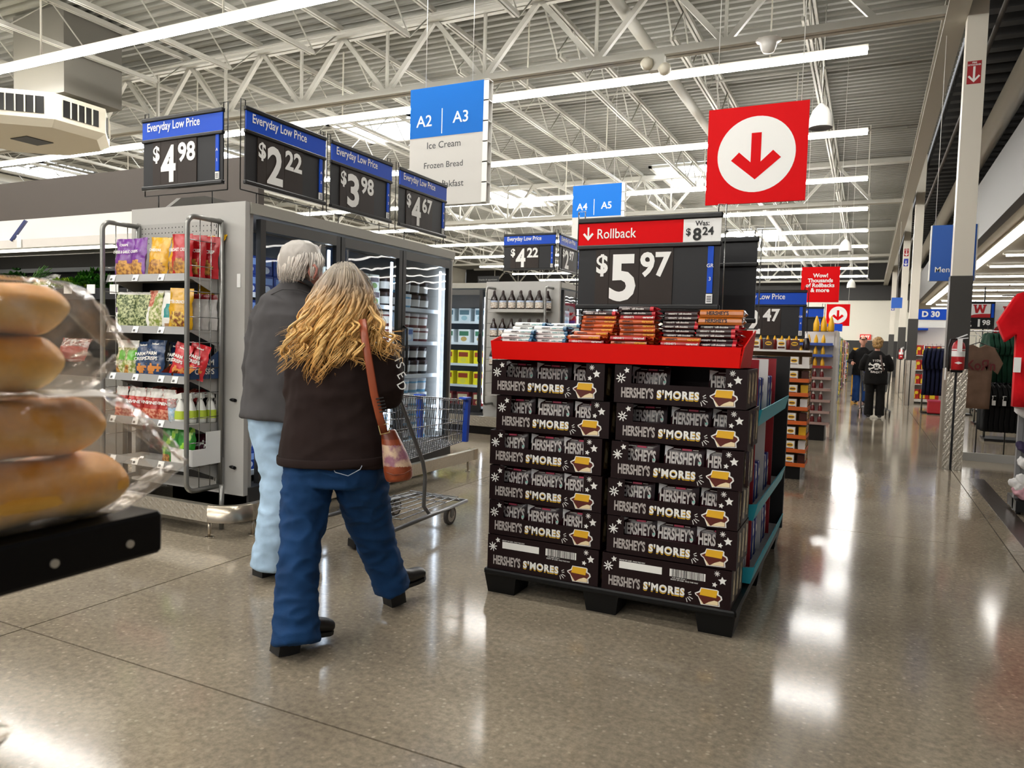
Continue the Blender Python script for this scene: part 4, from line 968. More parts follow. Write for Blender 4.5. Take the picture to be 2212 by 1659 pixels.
# ------------------------------------------------------------------ candy display behind the trays, on the same pallet
dsp = thing('candy_display', 'black cardboard candy display with teal shelf lips behind the trays', 'display', (0, 0, 0))
MB().box(-1.72, -.66, 3.76, 5.12, .131, 1.262).build('core', mat('card_black', '121212', .5), dsp)
MB().box(-.66, -.455, 5.12, 5.16, .131, 1.262).build('end_panel', mat('card_black', '121212', .5), dsp)
wht = mat('card_white', 'dcd8d6', .5); drk = mat('card_red', '9c1a24', .5); TEAL = mat('card_teal', '2bb0c4', .45)
for k, y in enumerate((3.955, 4.355, 4.755)):
    MB().box(-.66, -.50, y, y + .012, .17, 1.25).build('divider', drk if k != 1 else wht, dsp)
MB().box(-.664, -.658, 3.76, 5.12, .17, 1.25).build('back_sheet', wht, dsp)
for i, z in enumerate((.145, .46, .925)):
    MB().box(-.657, -.475, 3.76, 5.11, z, z + .012).build('shelf', wht, dsp)
    zz = z + .02
    MB().hexa([(-.475, 3.76, z), (-.468, 3.76, z), (-.468, 5.11, z), (-.475, 5.11, z), (-.455, 3.76, z + .085), (-.448, 3.76, z + .085), (-.448, 5.11, z + .085), (-.455, 5.11, z + .085)]).build('shelf_lip', TEAL, dsp)
    MB().hexa([(-.657, 3.752, z), (-.468, 3.752, z), (-.468, 3.76, z), (-.657, 3.76, z), (-.657, 3.752, z + .05), (-.448, 3.752, z + .085), (-.448, 3.76, z + .085), (-.657, 3.76, z + .05)]).build('shelf_lip', TEAL, dsp)
    for q in range(9):
        y = (3.815, 3.895, 4.05, 4.165, 4.28, 4.44, 4.56, 4.68, 4.86)[q]
        b = MB().rbox(-.036, .036, -.03, .03, 0, .21, .006)
        b.poly([(-.03, .03), (.03, .03), (.03, .12), (-.03, .09)], -.0312, 1); b.disc(0, .15, .025, -.0312, 2, 14, .022)
        b.build('biscuit_box', [mat('box_navy', '1b2c7c', .3), mat('box_pale', 'cfc8c0', .4), SLATE], None, (-.545, y, zz - .007), pi / 2,
                'navy blue biscuit box on the %s teal shelf, %s from the near end' % (('lowest', 'middle', 'upper')[i], ORD[q]), 'biscuit box', 'navy biscuit boxes on the teal shelves')
price_sign((-1.125, 4.0, 1.505), 0, '5', '97', 'large rollback price sign reading 5.97 over the chocolate display', header='Rollback', hm=RED, tagtxt='GR 3', was=('8', '24'), post=.243, wire=CHROME)
price_sign((-1.02, 4.62, 1.46), 0, '', '', 'blank black price sign panel standing behind the rollback sign', plain=True, post=.198, wire=CHROME)
# ------------------------------------------------------------------ figures
def remesh(mb, voxel, smooth=4, disp=None):
    me = mb.mesh('tmp', [])
    o = bpy.data.objects.new('tmp', me); col.objects.link(o)
    m = o.modifiers.new('r', 'REMESH'); m.mode = 'VOXEL'; m.voxel_size = voxel
    s = o.modifiers.new('s', 'SMOOTH'); s.iterations = smooth; s.factor = .5
    dg = bpy.context.evaluated_depsgraph_get(); r = bpy.data.meshes.new_from_object(o.evaluated_get(dg))
    bpy.data.objects.remove(o); bpy.data.meshes.remove(me)
    if disp:
        nn = [v.normal.copy() for v in r.vertices]
        for v, n in zip(r.vertices, nn): v.co += n * disp(v.co, n)
    r.polygons.foreach_set('use_smooth', [True] * len(r.polygons)); r.update()
    return r
def part(name, me, mats, parent, paint=None):
    me.name = name
    for m in (mats if isinstance(mats, (list, tuple)) else [mats]): me.materials.append(m)
    if paint:
        me.polygons.foreach_set('material_index', [paint(p.center, p.normal) for p in me.polygons])
    return link(name, me, parent)
RTH = Vector((cos(YAW), sin(YAW), 0)); FWH = Vector((-sin(YAW), cos(YAW), 0))
def chain(b, pts, n=14):
    """pts: (px, py, depth, half width in px, half thickness in m)"""
    P = [dep(p[0], p[1], p[2]) for p in pts]
    b.tube(P, [(p[3] * p[2] / FPX, p[4]) for p in pts], n, flat=RT)
def fold(f1, a1, f2=0, a2=0, seed=0.0, sx=1.0, sz=1.0):
    o = Vector((seed * 7.1, seed * 3.3, seed))
    def d(p, n):
        q = Vector((p.x * sx, p.y * sx, p.z * sz))
        v = a1 * (1 - abs(noise.noise(q * f1 + o)) * 2.2)
        if a2: v += a2 * noise.noise(q * f2 + o)
        return v
    return d
def head(b, c, f, s=1.0):
    """skull, jaw, nose, ears, lips and brow of a head facing f"""
    f = f.normalized(); u = Vector((0, 0, 1)); f = (f - u * f.z * .5).normalized(); r = f.cross(u).normalized()
    def E(o, ra, rf, ru, nu=14, nv=10):
        k = len(b.v); b.ell((0, 0, 0), ra * s, rf * s, ru * s, 0, nu, nv)
        M = Matrix(((r.x, f.x, u.x, 0), (r.y, f.y, u.y, 0), (r.z, f.z, u.z, 0), (0, 0, 0, 1)))
        ctr = c + (r * o[0] + f * o[1] + u * o[2]) * s
        b.xf(Matrix.Translation(ctr) @ M, k)
    E((0, -.005, .035), .074, .094, .092); E((0, .035, -.03), .062, .062, .075); E((0, .055, -.085), .034, .036, .03)
    E((0, .098, -.018), .012, .018, .022); E((0, .085, .022), .05, .02, .012); E((0, .088, -.058), .024, .014, .010)
    for sx in (-1, 1): E((sx * .078, -.005, -.005), .012, .022, .034); E((sx * .03, .085, .004), .013, .012, .010)
def hand(b, wrist, d, palm_n, curl=.9, s=1.0):
    """palm, four fingers curling round what they hold, thumb from the side of the palm"""
    d = d.normalized(); n = (palm_n - d * palm_n.dot(d)).normalized(); w = d.cross(n).normalized()
    b.tube([wrist - d * .03, wrist, wrist + d * .04 * s, wrist + d * .09 * s], [(.026 * s, .02 * s), (.026 * s, .018 * s), (.038 * s, .015 * s), (.040 * s, .013 * s)], 10, flat=w)
    for i, L in enumerate((.068, .078, .073, .058)):
        o = wrist + d * .085 * s + w * (.030 - .020 * i) * s; p = [o]; a = .15; q = o
        for k, q_ in enumerate((.45, .32, .23)):
            a += curl * (.5 + .35 * k); q = q + (d * cos(a) + n * sin(a)) * L * q_ * s * 1.15; p.append(q)
        b.tube(p, [.0095 * s, .0088 * s, .008 * s, .0065 * s], 8)
    o = wrist + d * .03 * s + w * .032 * s
    b.tube([o, o + (d * .5 + w * .7 + n * .3) * .035 * s, o + (d * .9 + w * .6 + n * .8) * .06 * s], [.012 * s, .0105 * s, .008 * s], 8)

SKIN = mat('skin', 'c99078', .5, sub=.1)
def cloth(name, c, rough=.85, bump=.25, bscale=300, vary=.18, vscale=7): return mat(name, c, rough, bump=bump, bscale=bscale, vary=vary, vscale=vscale, spec=.2)
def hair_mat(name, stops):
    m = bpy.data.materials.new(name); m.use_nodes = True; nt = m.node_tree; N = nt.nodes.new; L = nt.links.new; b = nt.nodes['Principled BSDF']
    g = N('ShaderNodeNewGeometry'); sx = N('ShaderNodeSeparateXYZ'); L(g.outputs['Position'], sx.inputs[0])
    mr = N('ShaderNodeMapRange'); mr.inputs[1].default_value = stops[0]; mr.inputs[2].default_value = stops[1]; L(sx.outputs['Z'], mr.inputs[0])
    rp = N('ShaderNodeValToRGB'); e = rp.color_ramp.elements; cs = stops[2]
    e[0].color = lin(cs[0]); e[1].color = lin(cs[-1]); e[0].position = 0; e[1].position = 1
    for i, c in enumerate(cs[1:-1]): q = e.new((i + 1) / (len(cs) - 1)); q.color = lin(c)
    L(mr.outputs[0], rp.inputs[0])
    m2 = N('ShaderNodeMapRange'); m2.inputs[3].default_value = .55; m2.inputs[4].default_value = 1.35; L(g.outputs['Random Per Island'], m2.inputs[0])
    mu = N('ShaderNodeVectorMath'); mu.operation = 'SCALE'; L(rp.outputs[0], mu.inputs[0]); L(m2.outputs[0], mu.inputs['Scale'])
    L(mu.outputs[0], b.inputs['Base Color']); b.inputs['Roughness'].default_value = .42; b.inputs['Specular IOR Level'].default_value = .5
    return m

# ---- woman with long fair curls
WD = 3.25
wom = thing('person', 'woman with long wavy blond hair in dark brown jacket and flared jeans', 'person', (-2.05, 2.58, 0))
inv = Matrix.Translation((2.05, -2.58, 0))
def finish(t, name, me, mats, paint=None):
    me.transform(Matrix.Translation(-t.location)); me.update()
    o = part(name, me, mats, t, paint); return o
b = MB()                                     # body under the clothes
chain(b, [(720, 1010, 3.28, 92, .12), (722, 930, 3.27, 80, .11), (728, 850, 3.26, 78, .11), (735, 780, 3.25, 80, .11), (738, 735, 3.25, 50, .07), (741, 700, 3.25, 26, .055), (742, 660, 3.25, 27, .06)])
chain(b, [(668, 1000, 3.27, 30, .07), (655, 1140, 3.19, 24, .055), (643, 1270, 3.08, 20, .045), (640, 1375, 3.02, 17, .04)])
chain(b, [(775, 1000, 3.3, 30, .07), (797, 1125, 3.42, 24, .055), (830, 1220, 3.51, 19, .045), (846, 1275, 3.555, 15, .04)])
chain(b, [(812, 765, 3.25, 26, .06), (836, 845, 3.28, 22, .05), (820, 838, 3.50, 16, .04)]); chain(b, [(662, 775, 3.25, 26, .06), (645, 850, 3.30, 22, .05), (668, 842, 3.50, 16, .04)])
head(b, dep(742, 634, 3.25), (FWH * 1.0 - RTH * .15), 1.0)
hand(b, dep(820, 838, 3.52), FWH + RTH * -.3, Vector((0, 0, -1))); hand(b, dep(668, 842, 3.52), FWH + RTH * .3, Vector((0, 0, -1)))
finish(wom, 'body', remesh(b, .011, 3), SKIN)
b = MB()                                     # jeans, flared below the knee
chain(b, [(722, 975, 3.28, 98, .13), (722, 1010, 3.28, 106, .15), (720, 1045, 3.28, 98, .14)], 18)
chain(b, [(672, 985, 3.28, 48, .125), (662, 1060, 3.26, 51, .125), (655, 1130, 3.20, 46, .105), (648, 1190, 3.13, 41, .09), (641, 1260, 3.08, 42, .09), (640, 1330, 3.04, 45, .10), (640, 1388, 3.01, 49, .11)], 18)
chain(b, [(770, 985, 3.29, 52, .125), (782, 1050, 3.34, 55, .125), (796, 1120, 3.42, 47, .10), (815, 1180, 3.48, 38, .09), (833, 1226, 3.52, 36, .085), (847, 1272, 3.55, 37, .09)], 18)
DEN = cloth('denim_blue', '163a64', .8, .3, 500, .22, 9)
jf = fold(11, .010, 30, .003, 1.0, 1.0, 1.6)
finish(wom, 'jeans', remesh(b, .010, 3, jf), DEN)
# stitched back pocket
k = MB()
pk = [dep(x, y, 3.115) for x, y in ((720, 1012), (724, 1020), (752, 1028), (778, 1014), (782, 1006))]
k.tube(pk, .0018, 5)
k.build('pocket_stitch', mat('stitch_pale', 'a9b4c4', .6), wom).matrix_parent_inverse = wom.matrix_world.inverted() if False else Matrix.Translation(-wom.location)
b = MB()                                     # jacket
chain(b, [(720, 1004, 3.28, 117, .175), (721, 985, 3.28, 115, .17), (722, 940, 3.27, 110, .16), (724, 895, 3.27, 104, .155), (727, 850, 3.26, 101, .155), (731, 805, 3.25, 100, .155), (736, 770, 3.25, 95, .15), (738, 742, 3.25, 78, .125), (740, 722, 3.25, 46, .085), (741, 708, 3.25, 33, .07)], 22)
chain(b, [(806, 752, 3.25, 32, .085), (826, 785, 3.25, 36, .085), (838, 828, 3.27, 35, .08), (838, 850, 3.31, 31, .075), (830, 846, 3.40, 26, .06), (822, 840, 3.52, 22, .05)], 16)
chain(b, [(668, 760, 3.25, 32, .085), (654, 795, 3.25, 34, .085), (646, 840, 3.29, 32, .08), (648, 860, 3.34, 28, .07), (668, 846, 3.50, 22, .05)], 16)
JK = cloth('jacket_brown', '2b201e', .9, .25, 600, .15, 6)
finish(wom, 'jacket', remesh(b, .011, 4, fold(7, .007, 19, .003, 2.0, 1.0, 1.5)), JK)
hm = MB(); n = 40                             # hem band
ce = dep(720, 990, 3.28)
ring = []
for i in range(n): a = 2 * pi * i / n; ring.append(ce + RT * (cos(a) * .244) + FWH * (sin(a) * .18))
hm.tube(ring, [(.004, .019)] * n, 8, closed=True, flat=RT); hm.v = [tuple(Vector(v) - wom.location) for v in hm.v]; hm.build('hem_band', JK, wom)
# sleeve print: outlined capital letters down the arm
sl = MB()
for i, (ch, px_, py_) in enumerate((('K', 858, 762), ('I', 862, 780), ('S', 866, 793), ('E', 869, 815), ('D', 870, 838))):
    g = MB().text(ch, 0, 0, 0, h=.036, bold=.0, align='c')
    p = dep(px_ - 9, py_, (3.165, 3.17, 3.175, 3.182, 3.188)[i])
    zax = (RT * .85 + UP * .5 + FW * .35).normalized(); xax = (-UP * .85 + RT * .5); xax = (xax - zax * xax.dot(zax)).normalized(); yax = zax.cross(xax)
    g.xf(Matrix(((xax.x, yax.x, zax.x, p.x), (xax.y, yax.y, zax.y, p.y), (xax.z, yax.z, zax.z, p.z), (0, 0, 0, 1))))
    sl.add(g.v, g.f, 0)
sl.v = [tuple(Vector(v) - wom.location) for v in sl.v]
sl.build('sleeve_lettering', DIGIT, wom)
# boots
def boot(t, heel, toe, s=1.0, lift=0.0, hh=.05):
    heel = Vector(heel); toe = Vector(toe); d = (toe - heel); L = d.length; d.normalize(); w = d.cross(Vector((0, 0, 1))).normalized(); u = w.cross(d)
    def A(f, z): return heel + d * (L * f) + u * z
    b = MB(); b.tube([A(-.04, .07), A(.1, .075), A(.35, .07), A(.6, .055), A(.85, .05), A(.98, .045), A(1.04, .04)], [(.028 * s, .035), (.036 * s, .042), (.037 * s, .040), (.042 * s, .034), (.043 * s, .030), (.036 * s, .026), (.018, .014)], 14, flat=w)
    b.tube([A(.1, .06), A(.1, .13), A(.08, .19)], [(.038 * s, .05 * s), (.036 * s, .048 * s), (.038 * s, .05 * s)], 12, flat=w)
    finish(t, 'shoe', remesh(b, .007, 3), mat('boot_black', '1d1a18', .4))
    so = MB()
    out = [(-.13, .030), (.2, .036), (.45, .034), (.7, .043), (.9, .040), (1.02, .022)]
    top = [A(f, .028) + w * x for f, x in out] + [A(f, .028) - w * x for f, x in reversed(out)]
    bot = [A(f, .010 if f > .3 else .0) + w * x for f, x in out] + [A(f, .010 if f > .3 else .0) - w * x for f, x in reversed(out)]
    n = len(top); so.add(top + bot, [tuple(range(n)), tuple(range(2 * n - 1, n - 1, -1))] + [(i, i + n, (i + 1) % n + n, (i + 1) % n) for i in range(n)])
    hb = [A(-.14, 0) + w * .036 * s, A(.28, 0) + w * .038 * s, A(.28, 0) - w * .038 * s, A(-.14, 0) - w * .036 * s]
    so.hexa([p - u * (hh - .0) for p in hb] + [p + u * .03 for p in hb])
    so.v = [tuple(Vector(v) - t.location) for v in so.v]
    so.build('sole', mat('sole_black', '141312', .6), t)
boot(wom, Vector((-2.105, 2.275, .052)), Vector((-2.03, 2.478, .018)), 1.12)
boot(wom, Vector((-2.045, 2.955, .052)), Vector((-1.975, 3.135, .085)), 1.1)
# hair: solid under-layer and many separate locks
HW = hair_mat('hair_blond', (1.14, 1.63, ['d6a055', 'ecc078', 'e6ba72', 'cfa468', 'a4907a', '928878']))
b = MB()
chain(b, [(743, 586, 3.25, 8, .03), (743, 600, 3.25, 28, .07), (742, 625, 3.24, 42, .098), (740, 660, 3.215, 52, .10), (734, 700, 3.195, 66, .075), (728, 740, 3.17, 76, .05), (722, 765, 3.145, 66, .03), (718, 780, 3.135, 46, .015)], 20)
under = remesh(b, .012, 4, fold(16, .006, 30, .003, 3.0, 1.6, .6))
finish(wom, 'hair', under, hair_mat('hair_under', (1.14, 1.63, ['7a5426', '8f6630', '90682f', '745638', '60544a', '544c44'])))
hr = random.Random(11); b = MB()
def spline(c, t):
    n = len(c) - 1; k = min(int(t * n), n - 1); u = t * n - k
    p0, p1, p2, p3 = c[max(k - 1, 0)], c[k], c[k + 1], c[min(k + 2, n)]
    return [.5 * (2 * p1[i] + (p2[i] - p0[i]) * u + (2 * p0[i] - 5 * p1[i] + 4 * p2[i] - p3[i]) * u * u + (3 * p1[i] - p0[i] - 3 * p2[i] + p3[i]) * u ** 3) for i in range(3)]
def curl(b, ctrl, amp, freq, ph, r, n=26, start=.25, flat=.65, sides=5):
    P = []
    for i in range(n):
        t = i / (n - 1); x, y, d = spline(ctrl, t); w = amp * max(0, min(1, (t - start) / (1 - start) * 1.8)) ** 1.2
        P.append(dep(x + w * sin(freq * t + ph), y + .25 * w * cos(freq * t * 1.1 + ph), d + .0016 * w * cos(freq * t + ph)))
    rs = [r * (.6 + .4 * sin(pi * min(1, i / (n - 1) * 1.2) ** .8)) * (1 if i < n - 6 else (n - i) / 7) for i in range(n)]
    b.tube(P, [(q, q * flat) for q in rs], sides, caps=False)
def lock(b, root, mid, end, d0, d1, d2, amp, freq, r, hr, side=0):
    curl(b, [(root[0], root[1], d0), ((root[0] + 2 * mid[0] + end[0]) / 4, (root[1] + 2 * mid[1] + end[1]) / 4, (d0 + 2 * d1 + d2) / 4), (end[0], end[1], d2)], amp, freq, hr.uniform(0, 6.28), r, 16, .1, .6)
for i in range(92):                           # curls in clumps that share their wave
    s_ = -1 + 2 * (i + .5) / 92 + hr.uniform(-.06, .06); s_ = max(-1, min(1, s_)); v = hr.random()
    ex = 714 + s_ * 106 + hr.uniform(-8, 8); ey = 800 - 34 * abs(s_ + .25) ** 1.3 - hr.uniform(0, 62) + (26 if -.55 < s_ < .0 else 0)
    if s_ > .5: ex = 796 + (s_ - .5) * 150 + hr.uniform(-10, 10); ey = 742 + hr.uniform(-28, 34)
    if s_ < -.82: ex = 606 + hr.uniform(-8, 14); ey = hr.uniform(742, 778)
    amp = hr.uniform(8, 15); fr = hr.uniform(16, 23); ph = hr.uniform(0, 6.28); e2 = s_ * s_; lay = hr.uniform(0, .03)
    for j in range(6):
        js = s_ + hr.uniform(-.05, .05); jv = min(1, max(0, v + hr.uniform(-.1, .1))); je = abs(js) ** 2
        root = (744 + js * 24, 565 + jv * 16 + 8 * je, 3.225 - .06 * jv)
        p1 = (742 + js * 50, 596 + 14 * jv + 8 * e2, 3.25 - .118 * math.sqrt(max(.04, 1 - .92 * je)) + lay * .3)
        p2 = (739 + js * 66, 645 + hr.uniform(-6, 6), 3.25 - .138 * math.sqrt(max(.05, 1 - .85 * je)) + lay * .5)
        p3 = (733 + js * 86, 705 + hr.uniform(-8, 8), 3.25 - .155 * (1 - .55 * je) + lay)
        end = (ex + hr.uniform(-7, 7), ey + hr.uniform(-12, 12), 3.078 + .06 * je + lay)
        curl(b, [root, p1, p2, p3, end], amp * hr.uniform(.8, 1.15), fr, ph + hr.uniform(-.35, .35), hr.uniform(.0045, .0085))
for i in range(16):                           # loose ringlets hanging below the mass
    ex = (608, 618, 640, 676, 684, 694, 702, 735, 765, 776, 610, 655, 690, 720, 845, 860)[i] + hr.uniform(-6, 6); ey = hr.uniform(800, 838) if 660 < ex < 710 else (hr.uniform(742, 770) if ex > 820 else hr.uniform(770, 806))
    ph = hr.uniform(0, 6.28); fr = hr.uniform(18, 24); am = hr.uniform(9, 14)
    for j in range(5): curl(b, [(742 + (ex - 742) * .5, 660, 3.12), (738 + (ex - 738) * .85, 715, 3.085), (ex + hr.uniform(-3, 3), ey + hr.uniform(-8, 8), 3.072 if ex < 820 else 3.15)], am, fr, ph + hr.uniform(-.3, .3), hr.uniform(.0035, .006), 24, .05)
for i in range(90):                           # fine stray hairs
    s_ = hr.uniform(-1, 1); curl(b, [(744 + s_ * 14, 566 + hr.uniform(-2, 8), 3.22), (742 + s_ * 56, 605, 3.15 + .08 * s_ * s_), (737 + s_ * 90, 690, 3.10 + .06 * s_ * s_), (716 + s_ * 122 + hr.uniform(-10, 10), hr.uniform(700, 800), 3.075 + .05 * s_ * s_)], hr.uniform(5, 10), hr.uniform(12, 20), hr.uniform(0, 6), .0012, 20, .1, 1, 3)
b.v = [tuple(Vector(v) - wom.location) for v in b.v]
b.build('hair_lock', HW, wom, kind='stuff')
# shoulder bag
pur = thing('shoulder_bag', 'tan leather bucket bag with floral panel hanging from a brown strap', 'bag', tuple(dep(862, 1036, 3.17)))
LEA = mat('leather_tan', '8a3f1e', .35, bump=.15, bscale=90, vary=.2, vscale=20); LEAD = mat('leather_dark', '6a2c14', .35)
def rel(t, b): b.v = [tuple(Vector(v) - t.location) for v in b.v]; return b
st = MB(); sp_ = [(783, 690, 3.10), (788, 730, 3.075), (798, 790, 3.065), (808, 850, 3.07), (820, 900, 3.09), (830, 935, 3.12)]
st.tube([dep(*p) for p in sp_], [(.0165, .003)] * len(sp_), 8, flat=RT)
rel(pur, st).build('strap', mat('strap_tan', '98492a', .35), pur)
bk = MB().tube([dep(x, y, 3.105) for x, y in ((818, 920), (838, 915), (842, 934), (822, 939))], .003, 6, closed=True); rel(pur, bk).build('buckle', mat('brass', '9c8a5a', .3, .8), pur)
for i in range(5):
    lc = MB().tube([dep(812 + i * 2, 862 + 7 * i, 3.066), dep(828 + i * 2, 859 + 7 * i, 3.066)], .003, 6); rel(pur, lc).build('lacing', INK, pur)
b = MB(); lv = [(838, 930, 16, .035), (845, 955, 21, .05), (853, 985, 27, .062), (859, 1010, 31, .07), (862, 1030, 30, .068), (863, 1038, 26, .06)]
chain(b, [(x, y, 3.17, w, d) for x, y, w, d in lv], 20)
me = b.mesh('bag_body', [LEA, mat('floral_panel', 'c9ac90', .5, c2='8c5a6c', vscale=22), LEAD])
def bagp(c):
    q = (Vector(c) - CAM); yy = 829.5 - FPX * q.dot(UP) / q.dot(FW); return 1 if 962 < yy < 1008 else (2 if yy < 950 else 0)
me.polygons.foreach_set('material_index', [bagp(p.center) for p in me.polygons])
b2 = remesh(b, .008, 2)
b2.transform(Matrix.Translation(-pur.location)); b2.materials.clear()
for m in me.materials: b2.materials.append(m)
b2.polygons.foreach_set('material_index', [bagp(p.center + pur.location) for p in b2.polygons]); b2.name = 'bag_body'
link('bag_body', b2, pur)
tr = MB().tube([dep(x, y, 3.098) for x, y in ((834, 1020), (850, 1026), (872, 1024), (890, 1014))], .0025, 6); rel(pur, tr).build('trim_seam', LEAD, pur)

# ---- man with white hair
man = thing('person', 'white haired man in grey shirt jacket and pale blue jeans', 'person', (-2.87, 3.05, 0))
b = MB()
chain(b, [(600, 900, 4.1, 70, .12), (618, 780, 4.1, 68, .12), (630, 680, 4.1, 74, .12), (642, 635, 4.1, 44, .08), (650, 605, 4.08, 27, .065), (654, 590, 4.08, 27, .065)])
chain(b, [(585, 920, 4.08, 26, .07), (603, 1080, 3.99, 22, .055), (588, 1222, 3.95, 18, .045)]); chain(b, [(636, 920, 4.12, 26, .07), (652, 1060, 4.27, 20, .05), (662, 1158, 4.4, 18, .045)])
chain(b, [(565, 690, 4.1, 24, .06), (556, 790, 4.15, 20, .05), (600, 850, 4.4, 15, .04)]); chain(b, [(700, 690, 4.1, 24, .06), (715, 790, 4.2, 20, .05), (700, 840, 4.45, 15, .04)])
head(b, dep(655, 578, 4.08), FWH * .75 + RTH * .75, 1.06)
hand(b, dep(602, 850, 4.42), FWH, Vector((0, 0, -1))); hand(b, dep(700, 840, 4.47), FWH, Vector((0, 0, -1)))
finish(man, 'body', remesh(b, .011, 3), mat('skin_ruddy', 'b98070', .5, sub=.1))
b = MB()
chain(b, [(600, 880, 4.1, 66, .15), (602, 930, 4.1, 62, .15)], 16)
chain(b, [(580, 900, 4.09, 42, .14), (592, 965, 4.06, 40, .12), (604, 1030, 4.02, 38, .10), (602, 1100, 3.98, 40, .10), (594, 1165, 3.96, 41, .10), (583, 1228, 3.95, 41, .10)], 16)
chain(b, [(632, 900, 4.12, 42, .14), (645, 1000, 4.2, 38, .11), (655, 1080, 4.3, 34, .10), (662, 1160, 4.4, 34, .10)], 16)
finish(man, 'jeans', remesh(b, .011, 3, fold(10, .008, 26, .003, 4.0, 1.0, 1.4)), cloth('denim_pale', 'a9c4dc', .8, .3, 500, .16, 9))
b = MB()
chain(b, [(608, 906, 4.1, 86, .19), (610, 880, 4.1, 84, .185), (614, 820, 4.1, 80, .18), (620, 760, 4.1, 78, .175), (628, 700, 4.1, 80, .17), (636, 660, 4.1, 72, .15), (644, 632, 4.1, 48, .10), (650, 608, 4.09, 34, .085)], 20)
chain(b, [(580, 668, 4.1, 30, .08), (566, 710, 4.1, 31, .085), (556, 770, 4.12, 28, .08), (552, 830, 4.18, 27, .08), (560, 868, 4.28, 24, .07), (595, 855, 4.40, 20, .06)], 14)
chain(b, [(695, 668, 4.1, 30, .08), (712, 715, 4.1, 30, .085), (720, 790, 4.2, 27, .08), (704, 842, 4.44, 20, .06)], 14)
finish(man, 'shirt_jacket', remesh(b, .011, 4, fold(6, .009, 16, .003, 5.0, 1.0, 1.3)), cloth('jacket_grey', '4f4d4e', .9, .2, 600, .12, 6))
cb = MB(); cc = [dep(x, y, d) for x, y, d in ((614, 606, 4.06), (622, 600, 4.02), (645, 601, 3.99), (668, 612, 4.0), (682, 624, 4.04))]
cb.tube(cc, [(.012, .018)] * 5, 8, flat=UP); rel(man, cb).build('collar', cloth('collar_dark', '353537'), man)
ys_ = MB().tube([dep(x, y, d) for x, y, d in ((578, 640, 4.0), (610, 625, 3.955), (645, 626, 3.945), (672, 634, 3.95), (690, 642, 3.97))], .0025, 5); rel(man, ys_).build('yoke_seam', mat('seam_grey', '3c3a3b', .9), man)
def mshoe(heel, toe): boot(man, Vector(heel), Vector(toe), 1.2, hh=.018)
mshoe((-2.905, 2.985, .018), (-2.86, 3.26, .018)); mshoe((-2.80, 3.66, .03), (-2.70, 3.90, .018))
HM = hair_mat('hair_white', (1.55, 1.85, ['b3a89c', 'cfc6bc', 'd8d2ca']))
b = MB()
hc = dep(652, 566, 4.08)
chain(b, [(650, 522, 4.08, 18, .05), (650, 536, 4.08, 40, .09), (650, 560, 4.07, 46, .105), (644, 585, 4.05, 40, .09), (640, 602, 4.02, 30, .055)], 16)
finish(man, 'hair', remesh(b, .010, 3, fold(22, .005, 0, 0, 6.0, 1.5, .5)), HM)
b = MB()
for i in range(300):
    s_ = hr.uniform(-1, 1); t0 = hr.random()
    rx = 648 + s_ * 44; ry = 519 + 26 * s_ * s_ + 14 * t0
    mx = 646 + s_ * 52 + 4; my = 550 + 18 * t0
    ex = 640 + s_ * 38 + (16 if s_ > .4 else 0); ey = 600 + hr.uniform(-6, 12) - 10 * max(s_, 0)
    e2 = s_ * s_
    lock(b, (rx, ry), (mx, my), (ex, ey), 4.075 - .035 * (1 - e2), 4.075 - .150 * (1 - .7 * e2) , 4.07 - .115 * (1 - .6 * e2), hr.uniform(1, 4), hr.uniform(5, 9), hr.uniform(.003, .0055), hr)
for i in range(70):                           # swept back from the temple over the ear
    t0 = hr.random(); lock(b, (694 - 4 * t0, 528 + 26 * t0), (676, 552 + 20 * t0), (640 + 14 * t0, 578 + 22 * t0), 4.12, 4.0, 3.96, 2, 6, hr.uniform(.003, .005), hr)
rel(man, b).build('hair_lock', HM, man, kind='stuff')
gl = MB().tube([dep(x, y, d) for x, y, d in ((676, 578, 3.985), (690, 572, 4.02), (703, 573, 4.08))], .003, 6); rel(man, gl).build('spectacle_arm', INK, man)
er = MB(); er.tube([dep(x, y, 3.975) for x, y in ((672, 600), (668, 588), (671, 577), (679, 573), (685, 580), (683, 592), (677, 602))], [.006, .008, .008, .008, .007, .006, .006], 8); rel(man, er).build('ear_rim', mat('skin_ear', 'a86a5c', .5, sub=.1), man)
ei = MB().ell(dep(677, 588, 3.985), .016, .012, .030, 0, 12, 8); rel(man, ei).build('ear', mat('skin_ear', 'a86a5c', .5, sub=.1), man)
